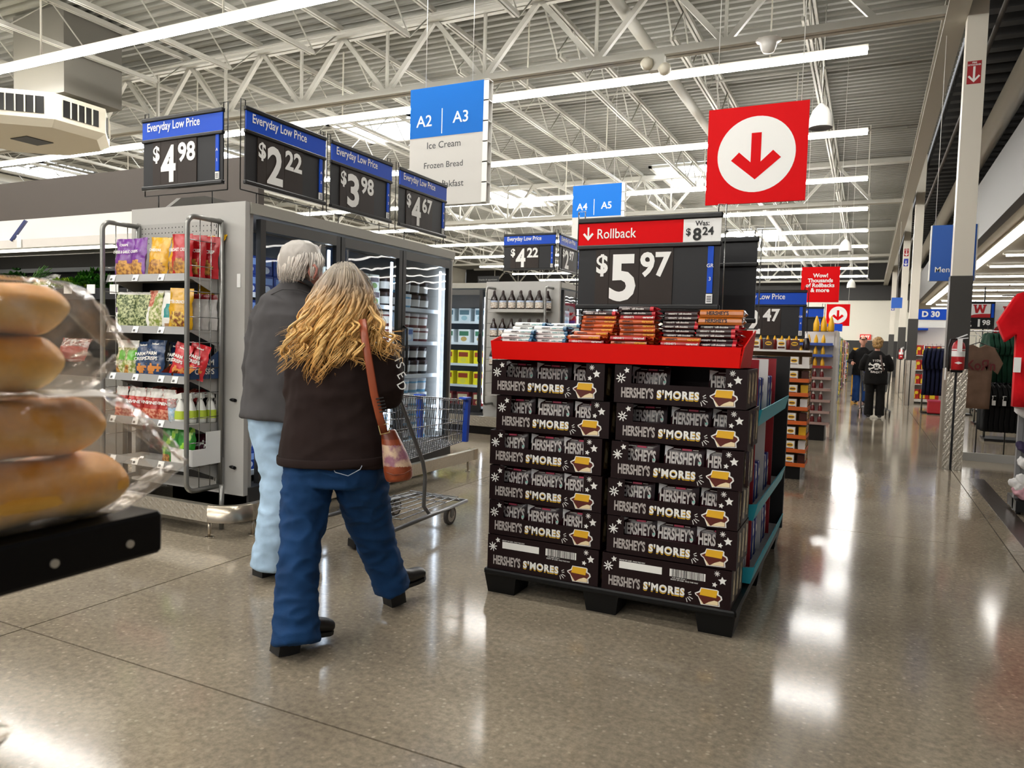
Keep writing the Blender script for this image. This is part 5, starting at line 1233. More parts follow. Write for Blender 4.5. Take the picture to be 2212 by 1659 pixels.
# ------------------------------------------------------------------ shopping carts
CBLUE = mat('cart_blue', '1848b8', .35); CWIRE = mat('cart_wire', '8b8d90', .25, .85); CTUBE = mat('cart_tube', '77787a', .35, .6); TYRE = mat('cart_tyre', '4a4642', .6); HUB = mat('cart_hub', 'b9b5ae', .4)
def cart(loc, rz, label):
    """local: handle at -y, nose at +y, base on the floor"""
    t = thing('shopping_cart', label, 'shopping cart', loc, rz)
    def lvl(z, y):                           # half width of the basket
        k = (y + .5) / 1.0
        return (.27 - .055 * k) * (.80 + .20 * (z - .52) / .42)
    def top(y): return .965 - .095 * (y + .5)
    def bot(y): return .515 + .045 * (y + .5)
    w = MB(); Y0, Y1 = -.48, .50
    for s in (-1, 1):
        for k in range(33):
            y = Y0 + (Y1 - Y0) * k / 32
            w.tube([(s * lvl(bot(y), y), y, bot(y)), (s * lvl(top(y), y), y, top(y))], .0023, 5, caps=False)
        for f in (0, .22, .5, .78, .97, 1.0):
            w.tube([(s * lvl(bot(y) + (top(y) - bot(y)) * f, y), y, bot(y) + (top(y) - bot(y)) * f) for y in (Y0, Y1)], .0035 if f in (0, 1.0, .5, .22) else .0028, 6, caps=False)
    for y in (Y0, Y1):
        for k in range(15):
            q = -1 + 2 * k / 14; w.tube([(q * lvl(bot(y), y), y, bot(y)), (q * lvl(top(y), y), y, top(y))], .0023, 5, caps=False)
        for f in (0, .25, .5, .75, 1.0):
            z = bot(y) + (top(y) - bot(y)) * f; w.tube([(-lvl(z, y), y, z), (lvl(z, y), y, z)], .0032, 6, caps=False)
    for k in range(13):
        q = -1 + 2 * k / 12; w.tube([(q * lvl(bot(Y0), Y0), Y0, bot(Y0)), (q * lvl(bot(Y1), Y1), Y1, bot(Y1))], .0025, 5, caps=False)
    for k in range(24):
        y = Y0 + (Y1 - Y0) * k / 23; w.tube([(-lvl(bot(y), y), y, bot(y)), (lvl(bot(y), y), y, bot(y))], .0025, 5, caps=False)
    w.build('wire_basket', CWIRE, t, kind='stuff')
    for s in (-1, 1):
        x = s * lvl(top(Y1), Y1)
        MB().hexa([(x - .018 - .01 * s, Y1 - .014, bot(Y1)), (x + .018 - .01 * s, Y1 - .014, bot(Y1)), (x + .018 - .01 * s, Y1 + .02, bot(Y1)), (x - .018 - .01 * s, Y1 + .02, bot(Y1)), (x - .02, Y1 - .016, top(Y1) + .005), (x + .02, Y1 - .016, top(Y1) + .005), (x + .02, Y1 + .02, top(Y1) + .005), (x - .02, Y1 + .02, top(Y1) + .005)]).build('corner_guard', CBLUE, t)
        MB().rbox(x - .045 if s > 0 else x - .025, x + .025 if s > 0 else x + .045, Y1 - .05, Y1 + .024, top(Y1) + .004, top(Y1) + .022, .005).build('corner_cap', CBLUE, t)
        sd = MB().tube([(s * .275, -.56, 1.01), (s * .275, -.50, .98), (s * .262, -.30, .70), (s * .255, -.16, .50), (s * .25, -.12, .40), (s * .25, -.13, .20), (s * .25, -.06, .135), (s * .25, .05, .13)], .0135, 10)
        sd.build('side_frame', CTUBE, t)
        MB().tube([(s * .30, -.66, .135), (s * .265, 0, .13), (s * .225, .50, .12)], .0135, 10).build('base_rail', CTUBE, t)
        for y, x in ((-.60, .285), (.24, .235)):
            wh = thing('wheel', None, None); wh.parent = t; wh.location = (s * x, y, .0)
            MB().tube([(-.014, 0, .065), (.014, 0, .065)], .065, 22).build('tyre', TYRE, wh); MB().tube([(-.0155, 0, .065), (.0155, 0, .065)], .047, 20).build('hub', HUB, wh)
            MB().tube([(-.017, 0, .065), (.017, 0, .065)], .018, 12).build('axle', CTUBE, wh)
            MB().box(-.022, -.018, -.018, .022, .06, .125).box(.018, .022, -.018, .022, .06, .125).box(-.022, .022, -.018, .022, .121, .126).build('fork', CTUBE, wh)
    MB().tube([(-.30, -.56, 1.015), (.30, -.56, 1.015)], .016, 12).build('handle', CBLUE, t)
    MB().tube([(-.225, .50, .12), (.225, .50, .12)], .0125, 10).build('base_rail', CTUBE, t)
    br = MB()
    for k in range(7): q = -1 + 2 * k / 6; br.tube([(q * .25, -.40, .165), (q * .205, .38, .155), (q * .2, .44, .13)], .004, 6, caps=False)
    for y in (-.38, -.1, .2, .40): br.tube([(-.25 + .05 * (y + .4), y, .163), (.25 - .05 * (y + .4), y, .163)], .004, 6, caps=False)
    br.build('lower_rack', CWIRE, t, kind='stuff')
    return t
cart((-2.855, 4.25, 0), 0.0, 'wire shopping cart with blue corner guards in front of the couple')
# ------------------------------------------------------------------ hanging signs
def hang_wires(t, xs_, ztop, z0):
    for x in xs_: MB().tube([(x, 0, z0), (x, 0, ztop)], .003, 5).build('hanging_wire', WHITE, t)
GREYT = mat('text_grey', '3a3a3a', .5)
SIGNW = mat('sign_white', 'c6c3bd', .5, spec=.2)
def aisle_sign(loc, W, H, blue, txt, lines, label, ztop):
    t = thing('aisle_sign', label, 'aisle sign', loc, group='hanging aisle signs')
    MB().box(-W / 2, W / 2, -.05, .05, 0, H - blue).build('lower_panel', SIGNW, t)
    MB().box(-W / 2, W / 2, -.052, .05, H - blue, H).build('upper_panel', SKYBLUE, t)
    fr = MB()
    for k in range(7): fr.box(W / 2, W / 2 + .06, -.05, .05, H * k / 6 - .006 if k else 0, H * k / 6 + .006)
    fr.box(W / 2, W / 2 + .06, -.05, -.042, 0, H); fr.box(W / 2, W / 2 + .06, .042, .05, 0, H); fr.box(W / 2, W / 2 + .012, -.042, .042, 0, H, 1)
    fr.build('edge_frame', [WHITE, SIGNW], t)
    MB().text(txt[0], -W * .30, H - blue * .78, -.054, h=.125, bold=.008, align='c').build('number_lettering', DIGIT, t); MB().text(txt[1], W * .20, H - blue * .77, -.054, h=.125, bold=.008, align='c').build('number_lettering', DIGIT, t)
    MB().rect(-.005 - W * .05, .005 - W * .05, H - blue * .95, H - blue * .45, -.054).build('divider_line', DIGIT, t)
    if lines:
        for i, s in enumerate(lines): MB().text(s, -.02 if i < 2 else .06, H - blue - .13 - i * .218, -.052, h=(.075, .066, .072)[i], bold=.006, align='c').build('lettering', GREYT, t)
    hang_wires(t, (-W * .32, W * .32), ztop - loc[2], H)
    return t
aisle_sign((-4.345, 7.2, 2.82), .94, 1.31, .55, ('A2', 'A3'), ('Ice Cream', 'Frozen Bread', 'Breakfast'), 'blue and white hanging aisle sign for A2 and A3', 6.42)
aisle_sign((-4.61, 13.0, 3.25), .94, .99, .58, ('A4', 'A5'), (), 'blue and white hanging aisle sign for A4 and A5', 6.42)
def arrow_sign(loc, S, rz, label, ztop):
    t = thing('arrow_sign', label, 'hanging sign', loc, rz, group='red hanging arrow signs')
    MB().box(-S / 2, S / 2, -.012, .012, 0, S).build('panel', RED, t)
    MB().disc(0, S / 2, S * .39, -.0135, 0, 48).build('disc', DIGIT, t)
    q = [(-.05, .72), (-.05, .42), (-.17, .53), (-.25, .45), (0, .24), (.25, .45), (.17, .53), (.05, .42), (.05, .72)]
    MB().poly([(p[0] * S, p[1] * S) for p in q], -.015).build('arrow', RED, t)
    for x in (-.42, .42):
        MB().tube([(x * S, 0, S - .02), (x * S * 1.02, 0, ztop - loc[2])], .003, 5).build('hanging_wire', WHITE, t)
    return t
arrow_sign((-.852, 6.0, 2.435), .74, 0.0, 'large red hanging sign with a white disc and red down arrow', 6.42)
arrow_sign((-.64, 18.0, 1.89), .48, 0, 'small far red hanging sign with a white disc and down arrow', 6.42)
t = thing('banner_sign', 'red hanging banner reading Wow Thousands of Rollbacks and more', 'hanging sign', (-.81, 14.0, 2.165))
MB().box(-.31, .31, -.012, .012, 0, .615).build('panel', RED, t)
l = MB()
for i, s in enumerate(('Wow!', 'Thousands', 'of Rollbacks', '& more')): l.text(s, 0, .43 - i * .085, -.014, h=.072 if i != 1 else .070, bold=.03, align='c')
l.build('lettering', DIGIT, t); hang_wires(t, (-.27, .27), 6.42 - 2.165, .60)
t = thing('department_sign', 'blue hanging department sign reading Men beside the column', 'hanging sign', (.845, 10.25, 2.19))
MB().box(-.22, .24, -.03, .03, 0, .66).build('panel', mat('dept_blue', '1257b4', .45), t); MB().box(-.232, -.22, -.032, .032, 0, .66).build('edge', WHITE, t); MB().box(.24, .252, -.032, .032, 0, .66).build('edge', WHITE, t)
MB().text('Men', -.17, .10, -.032, h=.066, bold=.008).build('lettering', DIGIT, t); hang_wires(t, (-.19,), 5.08 - 2.19, .66)
t = thing('department_sign', 'small far blue hanging sign beyond the second column', 'hanging sign', (.68, 24.0, 2.62))
MB().box(-.14, .14, -.02, .02, 0, .30).build('panel', mat('dept_blue', '1257b4', .45), t); hang_wires(t, (0,), 5.08 - 2.62, .30)

t = thing('hanging_box_sign', 'white box sign with black underside at the right edge', 'hanging sign', (1.42, 7.6, 2.30))
MB().box(-.16, .5, -.2, .2, .03, .36).build('box', WHITE, t); MB().box(-.16, .5, -.2, .2, 0, .03).build('underside', BLACK, t)
hang_wires(t, (-.1, .1), 6.05 - 2.30, .36)
# ------------------------------------------------------------------ columns
COLW = mat('column_white', 'dcd6c8', .5); COLD = mat('column_wrap', '35332f', .5)
def column(x, y, label, signs, ext=False):
    t = thing('column_post', label, 'column', (x, y, 0), kind='structure')
    MB().box(-.10, .10, -.10, .10, 0, 6.3).build('shaft', COLW, t)
    MB().box(-.115, .108, -.108, .108, 1.15, 2.2).build('wrap', COLD, t)
    MB().box(-.118, .111, -.111, .111, 0, 1.15).build('diamond_guard', DIA, t)
    MB().box(-.118, -.09, -.116, -.111, 0, 1.15).build('guard_edge', BR, t)
    MB().box(-.015, .008, -.118, -.1115, 0, 1.15).build('cable_cover', CHAR, t)
    for (z, kind) in signs:
        s = MB().box(-.075, .06, -.103, -.1005, z, z + .25)
        so = s.build('column_sign', mat('sign_dark_red', 'a3121c', .45) if kind == 'fire' else mat('sign_navy', '1c2a9c', .45), t)
        a = MB(); cx = -.0075
        a.poly([(cx - .011, z + .19), (cx - .011, z + .055), (cx - .045, z + .095), (cx - .06, z + .08), (cx, z + .015), (cx + .06, z + .08), (cx + .045, z + .095), (cx + .011, z + .055), (cx + .011, z + .19)], -.1045)
        if kind == 'fire': a.text('FIRE', cx, z + .222, -.1045, h=.018, bold=.03, align='c').text('EXTINGUISHER', cx, z + .198, -.1045, h=.017, w=.125, bold=.03, align='c')
        a.build('arrow', DIGIT, so)
    return t
column(.915, 9.82, 'white square column with dark wrap and diamond plate foot, nearest', [(4.32, 'fire')])
column(1.0, 21.35, 'white square column, second along the aisle edge', [])
column(1.0, 28.0, 'white square column, third along the aisle edge', [(4.55, 'fire'), (4.22, 'info')])
column(.95, 38.5, 'white square column, farthest along the aisle edge', [(3.3, 'info')])
def extinguisher(loc, label):
    t = thing('fire_extinguisher', label, 'fire extinguisher', loc)
    FR = mat('extinguisher_red', 'b4141c', .3)
    MB().lathe([(0, 0), (.062, 0), (.066, .015), (.066, .26), (.055, .30), (.025, .325), (.02, .34), (0, .34)], 20).build('cylinder', FR, t)
    MB().lathe([(.0672, .15), (.0672, .215)], 20).build('label_band', PAPER, t); MB().lathe([(.0672, .225), (.0672, .235)], 20).build('stripe', PAPER, t)
    MB().poly([(-.04, .08), (0, .065), (.04, .08), (0, .095)], -.068).build('diamond_mark', PAPER, t)
    MB().bar((-.03, 0, .35), (.075, -.02, .40), .02, .012).bar((-.03, 0, .345), (.085, -.02, .36), .02, .01).build('handle', mat('steel_light', 'cfcfcf', .3, .7), t)
    MB().tube([(-.02, -.01, .345), (-.08, -.02, .34), (-.095, -.02, .25), (-.09, -.02, .08), (-.085, -.02, -.02)], .011, 8).build('hose', BLACK, t)
    MB().box(-.02, .028, -.076, -.072, .20, .345).build('tag', PAPER, t)
    MB().box(-.06, .06, .066, .072, -.03, .30).build('bracket', BLACK, t)
extinguisher((.915, 9.632, 1.14), 'red fire extinguisher with white tag on the nearest column')
extinguisher((1.0, 27.81, 1.14), 'small far red fire extinguisher on the third column')
MB().box(.80, .812, 9.68, 9.71, 1.02, 1.16).build('wall_box', PAPER, None, None, 0, 'narrow white holder on the left side of the nearest column', 'holder')

# ------------------------------------------------------------------ bread on a dark shelf close by
sh = thing('bread_shelf', 'black bread shelf at the left edge close to the camera', 'shelf', (-.75, .30, 0))
BKS = mat('shelf_black', '050406', .45, spec=.2)
MB().rbox(-.55, 0, -.35, .307, 1.038, 1.088, .004).build('shelf_board', BKS, sh)
for y in (.175, .262): MB().tube([(-.001, y, 1.058), (.0025, y, 1.058)], .0045, 12).build('rivet', mat('rivet_pale', 'b8b0a0', .4), sh)
MB().box(-.55, -.50, -.35, -.30, 0, 1.038).build('leg', BKS, sh); MB().box(-.55, -.50, .25, .30, 0, 1.038).build('leg', BKS, sh)
def crust():
    m = mat('bread_crust', 'b9701f', .45, bump=.15, bscale=30)
    nt = m.node_tree; N = nt.nodes.new; L = nt.links.new; bs = nt.nodes['Principled BSDF']
    g = N('ShaderNodeTexCoord'); sx = N('ShaderNodeSeparateXYZ'); L(g.outputs['Object'], sx.inputs[0])
    n = N('ShaderNodeTexNoise'); n.inputs['Scale'].default_value = 14; L(g.outputs['Object'], n.inputs['Vector'])
    mm = N('ShaderNodeMath'); mm.operation = 'MULTIPLY_ADD'; mm.inputs[1].default_value = .03; L(n.outputs['Fac'], mm.inputs[0]); L(sx.outputs['Z'], mm.inputs[2])
    mr = N('ShaderNodeMapRange'); mr.inputs[1].default_value = .005; mr.inputs[2].default_value = .075; L(mm.outputs[0], mr.inputs[0])
    rp = N('ShaderNodeValToRGB'); e = rp.color_ramp.elements; e[0].color = lin('ffe298'); e[1].color = lin('eaa436'); e[0].position = .25; e[1].position = .75
    q = e.new(.5); q.color = lin('fbcb62'); L(mr.outputs[0], rp.inputs[0]); L(rp.outputs[0], bs.inputs['Base Color'])
    return m
CRUST = crust()
def roll(loc, L, w, h, label, seed):
    b = MB(); rr = random.Random(seed)
    def pt(u, v):
        a = 2 * pi * u; t = v * 2 - 1; k = max(0, 1 - abs(t) ** 22) ** .45
        z = sin(a); z = z * .5 + .5
        rz_ = (z ** .8) if z > 0 else 0
        return (cos(a) * w / 2 * k * (1 + .04 * sin(v * 19 + seed)), t * L / 2, h * (.5 + (rz_ - .5) * k) + .002 * sin(v * 23 + a * 3))
    b.grid(pt, 24, 30, wrap=True)
    return b.build('bread_roll', CRUST, None, loc, 0, label, 'bread roll', 'bread rolls on the near shelf')
roll((-.815, .372, 1.089), .42, .125, .070, 'golden bread roll lowest in the stack on the near shelf', 1)
roll((-.82, .348, 1.1595), .42, .12, .066, 'golden bread roll second from the bottom on the near shelf', 2)
roll((-.825, .305, 1.232), .42, .12, .062, 'golden bread roll third from the bottom on the near shelf', 3)
roll((-.825, .312, 1.2935), .42, .12, .055, 'golden bread roll topmost in the stack on the near shelf', 4)
FILM = glass_mat('bread_film', 'fdf9f4', 0.03, .45, .13, .13, 'f6ece0', 18)
def film(z0, z1, y_end, tail, w, label, seed):
    b = MB(); rr = random.Random(seed); ph = [rr.uniform(0, 6) for _ in range(6)]
    def pt(u, v):
        a = 2 * pi * u; y = .02 + (tail - .02) * v
        k = 1 if y < y_end else max(.02, 1 - ((y - y_end) / (tail - y_end)) ** 1.1 * .85)
        cr = .006 * sin(a * 5 + ph[0] + v * 21) + .005 * sin(a * 9 + v * 33 + ph[1]) if y > y_end - .02 else .0018 * sin(a * 7 + v * 17 + ph[2])
        zz = (z0 + z1) / 2 - (0 if y < y_end else (y - y_end) * .25); hh = (z1 - z0) / 2
        return (-.818 + cos(a) * (w / 2 * (.5 + .5 * k) + cr), y, max(z0 - .0 + .001, zz + max(-1, min(1, sin(a) * 1.25)) * hh * k + cr * .6))
    b.grid(pt, 40, 44, wrap=True)
    return b.build('bread_bag', FILM, None, None, 0, label, 'plastic bag', 'clear bread bags')
film(1.089, 1.228, .575, .665, .140, 'clear plastic bag around the two lower bread rolls', 1)
film(1.229, 1.352, .53, .585, .135, 'clear plastic bag around the two upper bread rolls', 2)
MB().add([(-.757, .475, 1.2315), (-.757, .555, 1.2275), (-.80, .555, 1.2325), (-.80, .475, 1.2365)], [(0, 1, 2, 3)]).build('bag_label', PAPER, None, None, 0, 'white printed label lying on the lower bread bag', 'label')
# a second bag on a lower shelf at the bottom corner
sh2 = thing('bread_shelf', 'lower bread shelf mostly outside the frame', 'shelf', (-.62, .1, 0))
MB().box(-.6, 0, -.4, .22, .86, .90).build('shelf_board', BKS, sh2); MB().box(-.55, -.50, -.35, -.30, 0, .86).build('leg', BKS, sh2)
roll((-.70, .12, .902), .26, .11, .07, 'bread roll in the bag at the lower left corner', 6)
b = MB()
def pt2(u, v):
    a = 2 * pi * u; y = -.02 + .40 * v; k = 1 if y < .26 else 1 - ((y - .26) / .12) * .8
    return (-.70 + cos(a) * (.068 * (.5 + .5 * k) + .004 * sin(a * 6 + v * 25)), y, .96 + sin(a) * .058 * k + .004 * sin(a * 9 + v * 31) - (max(0, y - .26)) * .1)
b.grid(pt2, 36, 36, wrap=True); b.build('bread_bag', FILM, None, None, 0, 'clear bread bag at the lower left corner', 'plastic bag', 'clear bread bags')
# ------------------------------------------------------------------ second freezer island with the syrup end
FB, shB, PB_, a0B, a1B, dwB = freezer('freezer_case', 'far freezer row with black doors facing the camera', -7.6, -5.02, 9.5, 10.3, 2.16, 3, 'S')
KB = [('frozen_box', 'box', .2, .14, .2, 'f2e21a', 'e0d84a', '9c3a1c', 'yellow'), ('frozen_box', 'box', .2, .14, .2, 'd8e4ea', '9cc0cc', '5c8090', 'white and blue'), ('frozen_box', 'box', .2, .14, .2, '7c1c1c', 'c8a070', 'd8c8a0', 'dark red'), ('frozen_box', 'box', .2, .14, .2, 'e8eef0', 'c8a864', '3c7a5c', 'white and green')]
KBm = [carton(w, d, h, c1, c2, c3, k) for _, k, w, d, h, c1, c2, c3, _n in KB]
for s_, z in enumerate(shB):
    k = (2, 0, 0, 3, 1, 2)[s_ % 6]
    for q in range(9):
        a = a0B + .14 + (a1B - a0B - .28) * q / 8
        link('frozen_box', KBm[k], None, PB_(a, .26, z), 0, '%s frozen food box, %s from left, %s shelf up in far freezer' % (KB[k][8], ORD[q], ORD[s_]), 'frozen food', 'frozen boxes in the far freezer')
FC, shC, PC_, a0C, a1C, dwC = freezer('freezer_case', 'far freezer side with glass doors behind the syrup end', -4.6, -3.86, 9.52, 12.3, 2.16, 3)
for s_, z in enumerate(shC):
    for q in range(6):
        a = a0C + .2 + (a1C - a0C - .4) * q / 5; k = (s_ + q) % 4
        link('frozen_box', KBm[k], None, PC_(a, .26, z), pi / 2, '%s frozen food box, place %s on %s shelf up behind the syrup end' % (KB[k][8], ORD[q], ORD[s_]), 'frozen food', 'frozen boxes behind the syrup end')
e2 = thing('end_shelf_unit', 'grey end shelf of the far freezers stocked with syrup bottles', 'shelf unit', (0, 0, 0))
MB().box(-5.0, -3.865, 9.46, 9.50, .2, 2.17).build('end_panel', FRZ, e2)
SZ2 = (1.77, 1.38, .98, .60)
for z in SZ2:
    MB().box(-4.84, -3.98, 9.22, 9.46, z - .03, z - .015).box(-4.84, -3.98, 9.21, 9.225, z - .045, z).build('shelf', FRZ, e2)
def guard2(x):
    y0, y1, z0, z1, r = 9.20, 9.46, .42, 2.07, .06; pts = [(x, y1, z1)]
    for k in range(5): a = pi / 2 * k / 4; pts.append((x, y0 + r - r * sin(a), z1 - r + r * cos(a)))
    for k in range(5): a = pi / 2 * k / 4; pts.append((x, y0 + r - r * cos(a), z0 + r - r * sin(a)))
    pts.append((x, y1, z0)); o = MB().tube(pts, .018, 8).build('side_guard', STEEL, e2)
    for k in range(9): MB().tube([(x, y0, .55 + k * .17), (x, y1, .55 + k * .17)], .0035, 5).build('guard_wire', CHROME, o)
guard2(-4.86); guard2(-3.96)
MB().box(-7.6, -3.7, 9.12, 9.17, .12, .26).build('plate', DIA, e2); MB().box(-7.6, -3.9, 9.18, 9.5, 0, .12).build('kick_base', BLACK, e2)
syr = MB().lathe([(0, 0), (.042, 0), (.046, .02), (.046, .14), (.040, .175), (.020, .22), (.016, .235)], 14, sx=1.15, sy=.8).mesh('bottle_body', mat('syrup_brown', '1f100d', .18, spec=.6))
lab = MB().lathe([(.0475, .03), (.0475, .11), (.0455, .14)], 14, sx=1.15, sy=.8, mf=lambda i, j: 1 if i == 1 else 0).mesh('bottle_label', [mat('label_pale', 'e6e2da', .5, c2='b8a08a', vscale=60), mat('label_blue', 'b9c9e0', .5)])
cap = MB().lathe([(.0, .275), (.012, .275), (.018, .255), (.018, .23)], 12).mesh('bottle_cap', mat('cap_brown', '2a1512', .4))
def syrup(x, y, z, label):
    t = thing('syrup_bottle', label, 'bottle', (x, y, z), group='syrup bottles')
    link('bottle_body', syr, t); link('bottle_label', lab, t); link('bottle_cap', cap, t)
for s_, z in enumerate(SZ2[:3]):
    for r_ in range(2):
        for q in range(6 + (1 if r_ else 0)):
            syrup(-4.77 + q * .138 - (.06 if r_ else 0), 9.27 + r_ * .11, z - .014, 'brown syrup bottle with pale label, %s from left, %s row, %s shelf' % (ORD[q], ('front', 'back')[r_], ('top', 'second', 'third')[s_]))
price_sign((-4.38, 9.55, 2.335), 0, '4', '22', 'far price sign reading 4.22 above the syrup end', tagtxt='A 4', post=.165)
price_sign((-3.93, 9.98, 2.33), pi / 2, '2', '97', 'far price sign reading 2.97 turned to the side aisle', tagtxt='A 4', post=.16)
t = thing('shelf_sign', 'small black sign on top of the far freezers', 'sign', (-5.02, 9.55, 2.16)); MB().box(-.17, .17, -.01, .01, .0, .10).build('panel', BLACK, t); MB().text('Snacks & appetizers', 0, .03, -.012, h=.03, w=.30, bold=.01, align='c').build('lettering', mat('text_dim', '8a8a86', .5), t)
# left of it, more freezers seen between the price signs
# ------------------------------------------------------------------ displays along the main aisle
def display_box(cols, w=.085, h=.10, d=.07):
    b = MB().rbox(-w / 2, w / 2, -d / 2, d / 2, 0, h, .003)
    b.disc(0, h * .62, w * .38, -d / 2 - .0008, 1, 16, h * .2); b.rect(-w * .28, w * .28, h * .56, h * .68, -d / 2 - .0014, 2); b.rect(-w * .4, w * .4, h * .12, h * .32, -d / 2 - .0008, 2)
    return b.mesh('candy_box', cols)
ORG = mat('lip_orange', 'c85a14', .45); BRN = mat('box_brown', '4a1c0c', .4); YB = mat('box_yellow', 'e8b41e', .4); WB = mat('box_white', 'e6e2dc', .4); INKB = mat('ink_brown', '2a120a', .5)
cand = [display_box([BRN, YB, INKB]), display_box([WB, YB, BRN]), display_box([YB, WB, BRN])]
d1 = thing('candy_rack', 'tall candy rack with orange shelf lips beside the aisle', 'display rack', (-.98, 7.9, 0))
MB().box(-.45, .42, .05, .75, 0, .13).build('base', BLACK, d1)
MB().box(-.5, .46, .40, .44, .13, 1.30).build('back_panel', mat('rack_tan', '8a6a4c', .6), d1)
for i in range(8):
    z = .14 + i * .142
    MB().box(-.5, .46, .0, .40, z, z + .008).build('shelf', WB, d1)
    MB().box(-.5, .46, -.008, .0, z - .004, z + .034).build('shelf_lip', ORG if i < 7 else WB, d1)
    MB().box(.46, .465, -.008, .40, z - .004, z + .034).build('shelf_lip', ORG if i < 7 else WB, d1)
    for q in range(8):
        link('candy_box', cand[(q * 7 + i * 3) % 3 if q > 3 else (q + i) % 3], None, (-1.42 + q * .108, 7.945, z + .0085), 0, 'small candy box, %s from left on shelf %s of the orange lipped rack' % (ORD[q], ORD[i]), 'candy box', 'candy boxes on the orange lipped rack')
    for q in range(3):
        link('candy_box', cand[(q + i) % 3], None, (-.56, 8.03 + q * .11, z + .0085), pi / 2, 'small candy box on the aisle side of shelf %s, %s from front' % (ORD[i], ORD[q]), 'candy box', 'candy boxes on the orange lipped rack')
YCAP = mat('mustard_yellow', 'f0b414', .35)
def squeeze(x, y, z, label, m, c, s=1.0):
    t = thing('squeeze_bottle', label, 'bottle', (x, y, z), group='squeeze bottles')
    MB().lathe([(0, 0), (.032 * s, 0), (.035 * s, .02), (.034 * s, .09 * s), (.022 * s, .13 * s)], 12).build('bottle_body', m, t)
    MB().lathe([(.022 * s, .13 * s), (.018 * s, .145 * s), (.006 * s, .18 * s), (0, .182 * s)], 10).build('nozzle_cap', c, t)
sb = MB().box(-.5, .46, .05, .40, 1.29, 1.31)
sb.build('top_shelf', WB, d1)
for q in range(7): link('candy_box', cand[q % 2], None, (-1.42 + q * .125, 7.98, 1.3105), 0, 'candy box on the top board, %s from left' % ORD[q], 'candy box', 'candy boxes on the top board')
squeeze(-.56, 7.98, 1.3105, 'brown syrup bottle with white cap at the end of the top board', mat('syrup_brown', '1f100d', .18), WHITE, .95)
for q in range(12): squeeze(-1.44 + q * .07, 8.12, 1.3105, 'small yellow capped bottle in the back row, %s from left' % ORD[q], mat('red_bottle', '8a1a10', .4), YCAP, .8)
price_sign((-1.005, 8.35, 1.43), 0, '2', '47', 'price sign reading 2.47 above the candy rack', tagtxt='GR 4', post=.12)
# condiments
d2 = thing('condiment_rack', 'narrow rack of ketchup and mustard behind the candy rack', 'display rack', (-.82, 11.6, 0))
MB().box(-.40, .30, .05, .65, 0, .22).build('base', BLACK, d2); MB().box(-.45, .36, .36, .40, .22, 1.60).build('back_panel', WB, d2)
MB().box(.36, .40, .38, 1.4, .0, 1.62).build('side_panel', WB, d2)
KET = mat('ketchup_red', '6e1414', .3)
for i in range(8):
    z = .24 + i * .165
    MB().box(-.45, .36, 0, .36, z, z + .008).box(-.45, .36, -.008, 0, z - .004, z + .035).build('shelf', mat('lip_mauve', '9c8078', .5) if i < 5 else (mat('lip_wine', '8c1c1c', .5) if i == 5 else mat('lip_blue', '2a4a9c', .5)), d2)
    for q in range(7):
        x = -1.19 + q * .10
        squeeze(x, 11.66, z + .0085, '%s bottle, %s from left on shelf %s of the condiment rack' % ('ketchup' if i < 5 else 'yellow mustard', ORD[q], ORD[i]), KET if i < 5 else YCAP, WHITE if i < 5 else YCAP, .82)
price_sign((-1.03, 12.1, 1.465), 0, '3', '98', 'farther price sign ending in 8 above the condiment rack', tagtxt='GR 5', post=.13)
for q in range(3): squeeze(-.70 + q * .1, 11.75, 1.60, 'tall mustard bottle standing on top, %s of three' % ORD[q], YCAP, YCAP, 1.25)
# farther stacks, getting small
cols_far = [('b8322a', 'e8e2da'), ('2a5aa8', 'e8d85a'), ('7aa8d8', 'd8d8e8'), ('3a7a3c', 'd8b44a'), ('c87a2a', '3a2a5a'), ('8c3a6a', 'e0d0c0'), ('d8a82a', '2a2a2a')]
for k, (y, x1) in enumerate(((14.6, -.62), (17.2, -.72), (20.2, -.68), (23.5, -.72), (27.0, -.75), (31.0, -.78), (36.0, -.8))):
    t = thing('aisle_rack', 'stocked aisle end rack, %s beyond the condiment rack' % ORD[k], 'display rack', (x1 - .5, y, 0), group='aisle end racks')
    MB().box(-.5, .5, .3, .95, 0, 1.75).build('core', mat('rack_white', 'd2cec6', .5), t); MB().box(-.45, .45, .1, .9, 0, .12).build('base', BLACK, t)
    MB().box(.5, .52, .0, .95, .05, 1.7).build('side_panel', mat('rack_print_%d' % k, cols_far[k][0], .5, c2=cols_far[k][1], vscale=9), t)
    for i in range(6):
        z = .14 + .27 * i; MB().box(-.5, .5, 0, .3, z, z + .02).build('shelf', WB, t)
        for q in range(6):
            hgt = .15 + .05 * ((q * 3 + i) % 3)
            b = MB().rbox(-.07, .07, -.10, .10, 0, hgt, .01); b.rect(-.05, .05, hgt * .3, hgt * .7, -.1012, 1)
            b.build('packet', [mat('pk_' + c, c, .4) for c in cols_far[(k + i + q // 3) % 7]], None, (x1 - .92 + q * .165, y + .15, z + .021), 0, '%s packet on shelf %s of the %s aisle end rack' % (ORD[q], ORD[i], ORD[k]), 'packet', 'packets on the aisle end racks')
t = thing('standee', 'tall yellow standing board far down the aisle', 'standing board', (-.30, 24.5, 0)); MB().box(-.10, .10, 0, .04, 0.02, 1.45).build('board', mat('standee_yellow', 'f0b010', .5), t); MB().box(-.12, .12, -.08, .12, 0, .02).build('foot', BLACK, t)
t = thing('gondola_sign', 'small white card reading 24 on a black post', 'sign', (-.86, 15.2, 1.75)); MB().box(-.09, .09, -.01, .01, .10, .26).build('card', PAPER, t); MB().text('24', 0, .14, -.012, h=.08, bold=.02, align='c').build('lettering', INK, t); MB().box(-.02, .02, -.01, .01, 0, .10).build('post', BLACK, t)
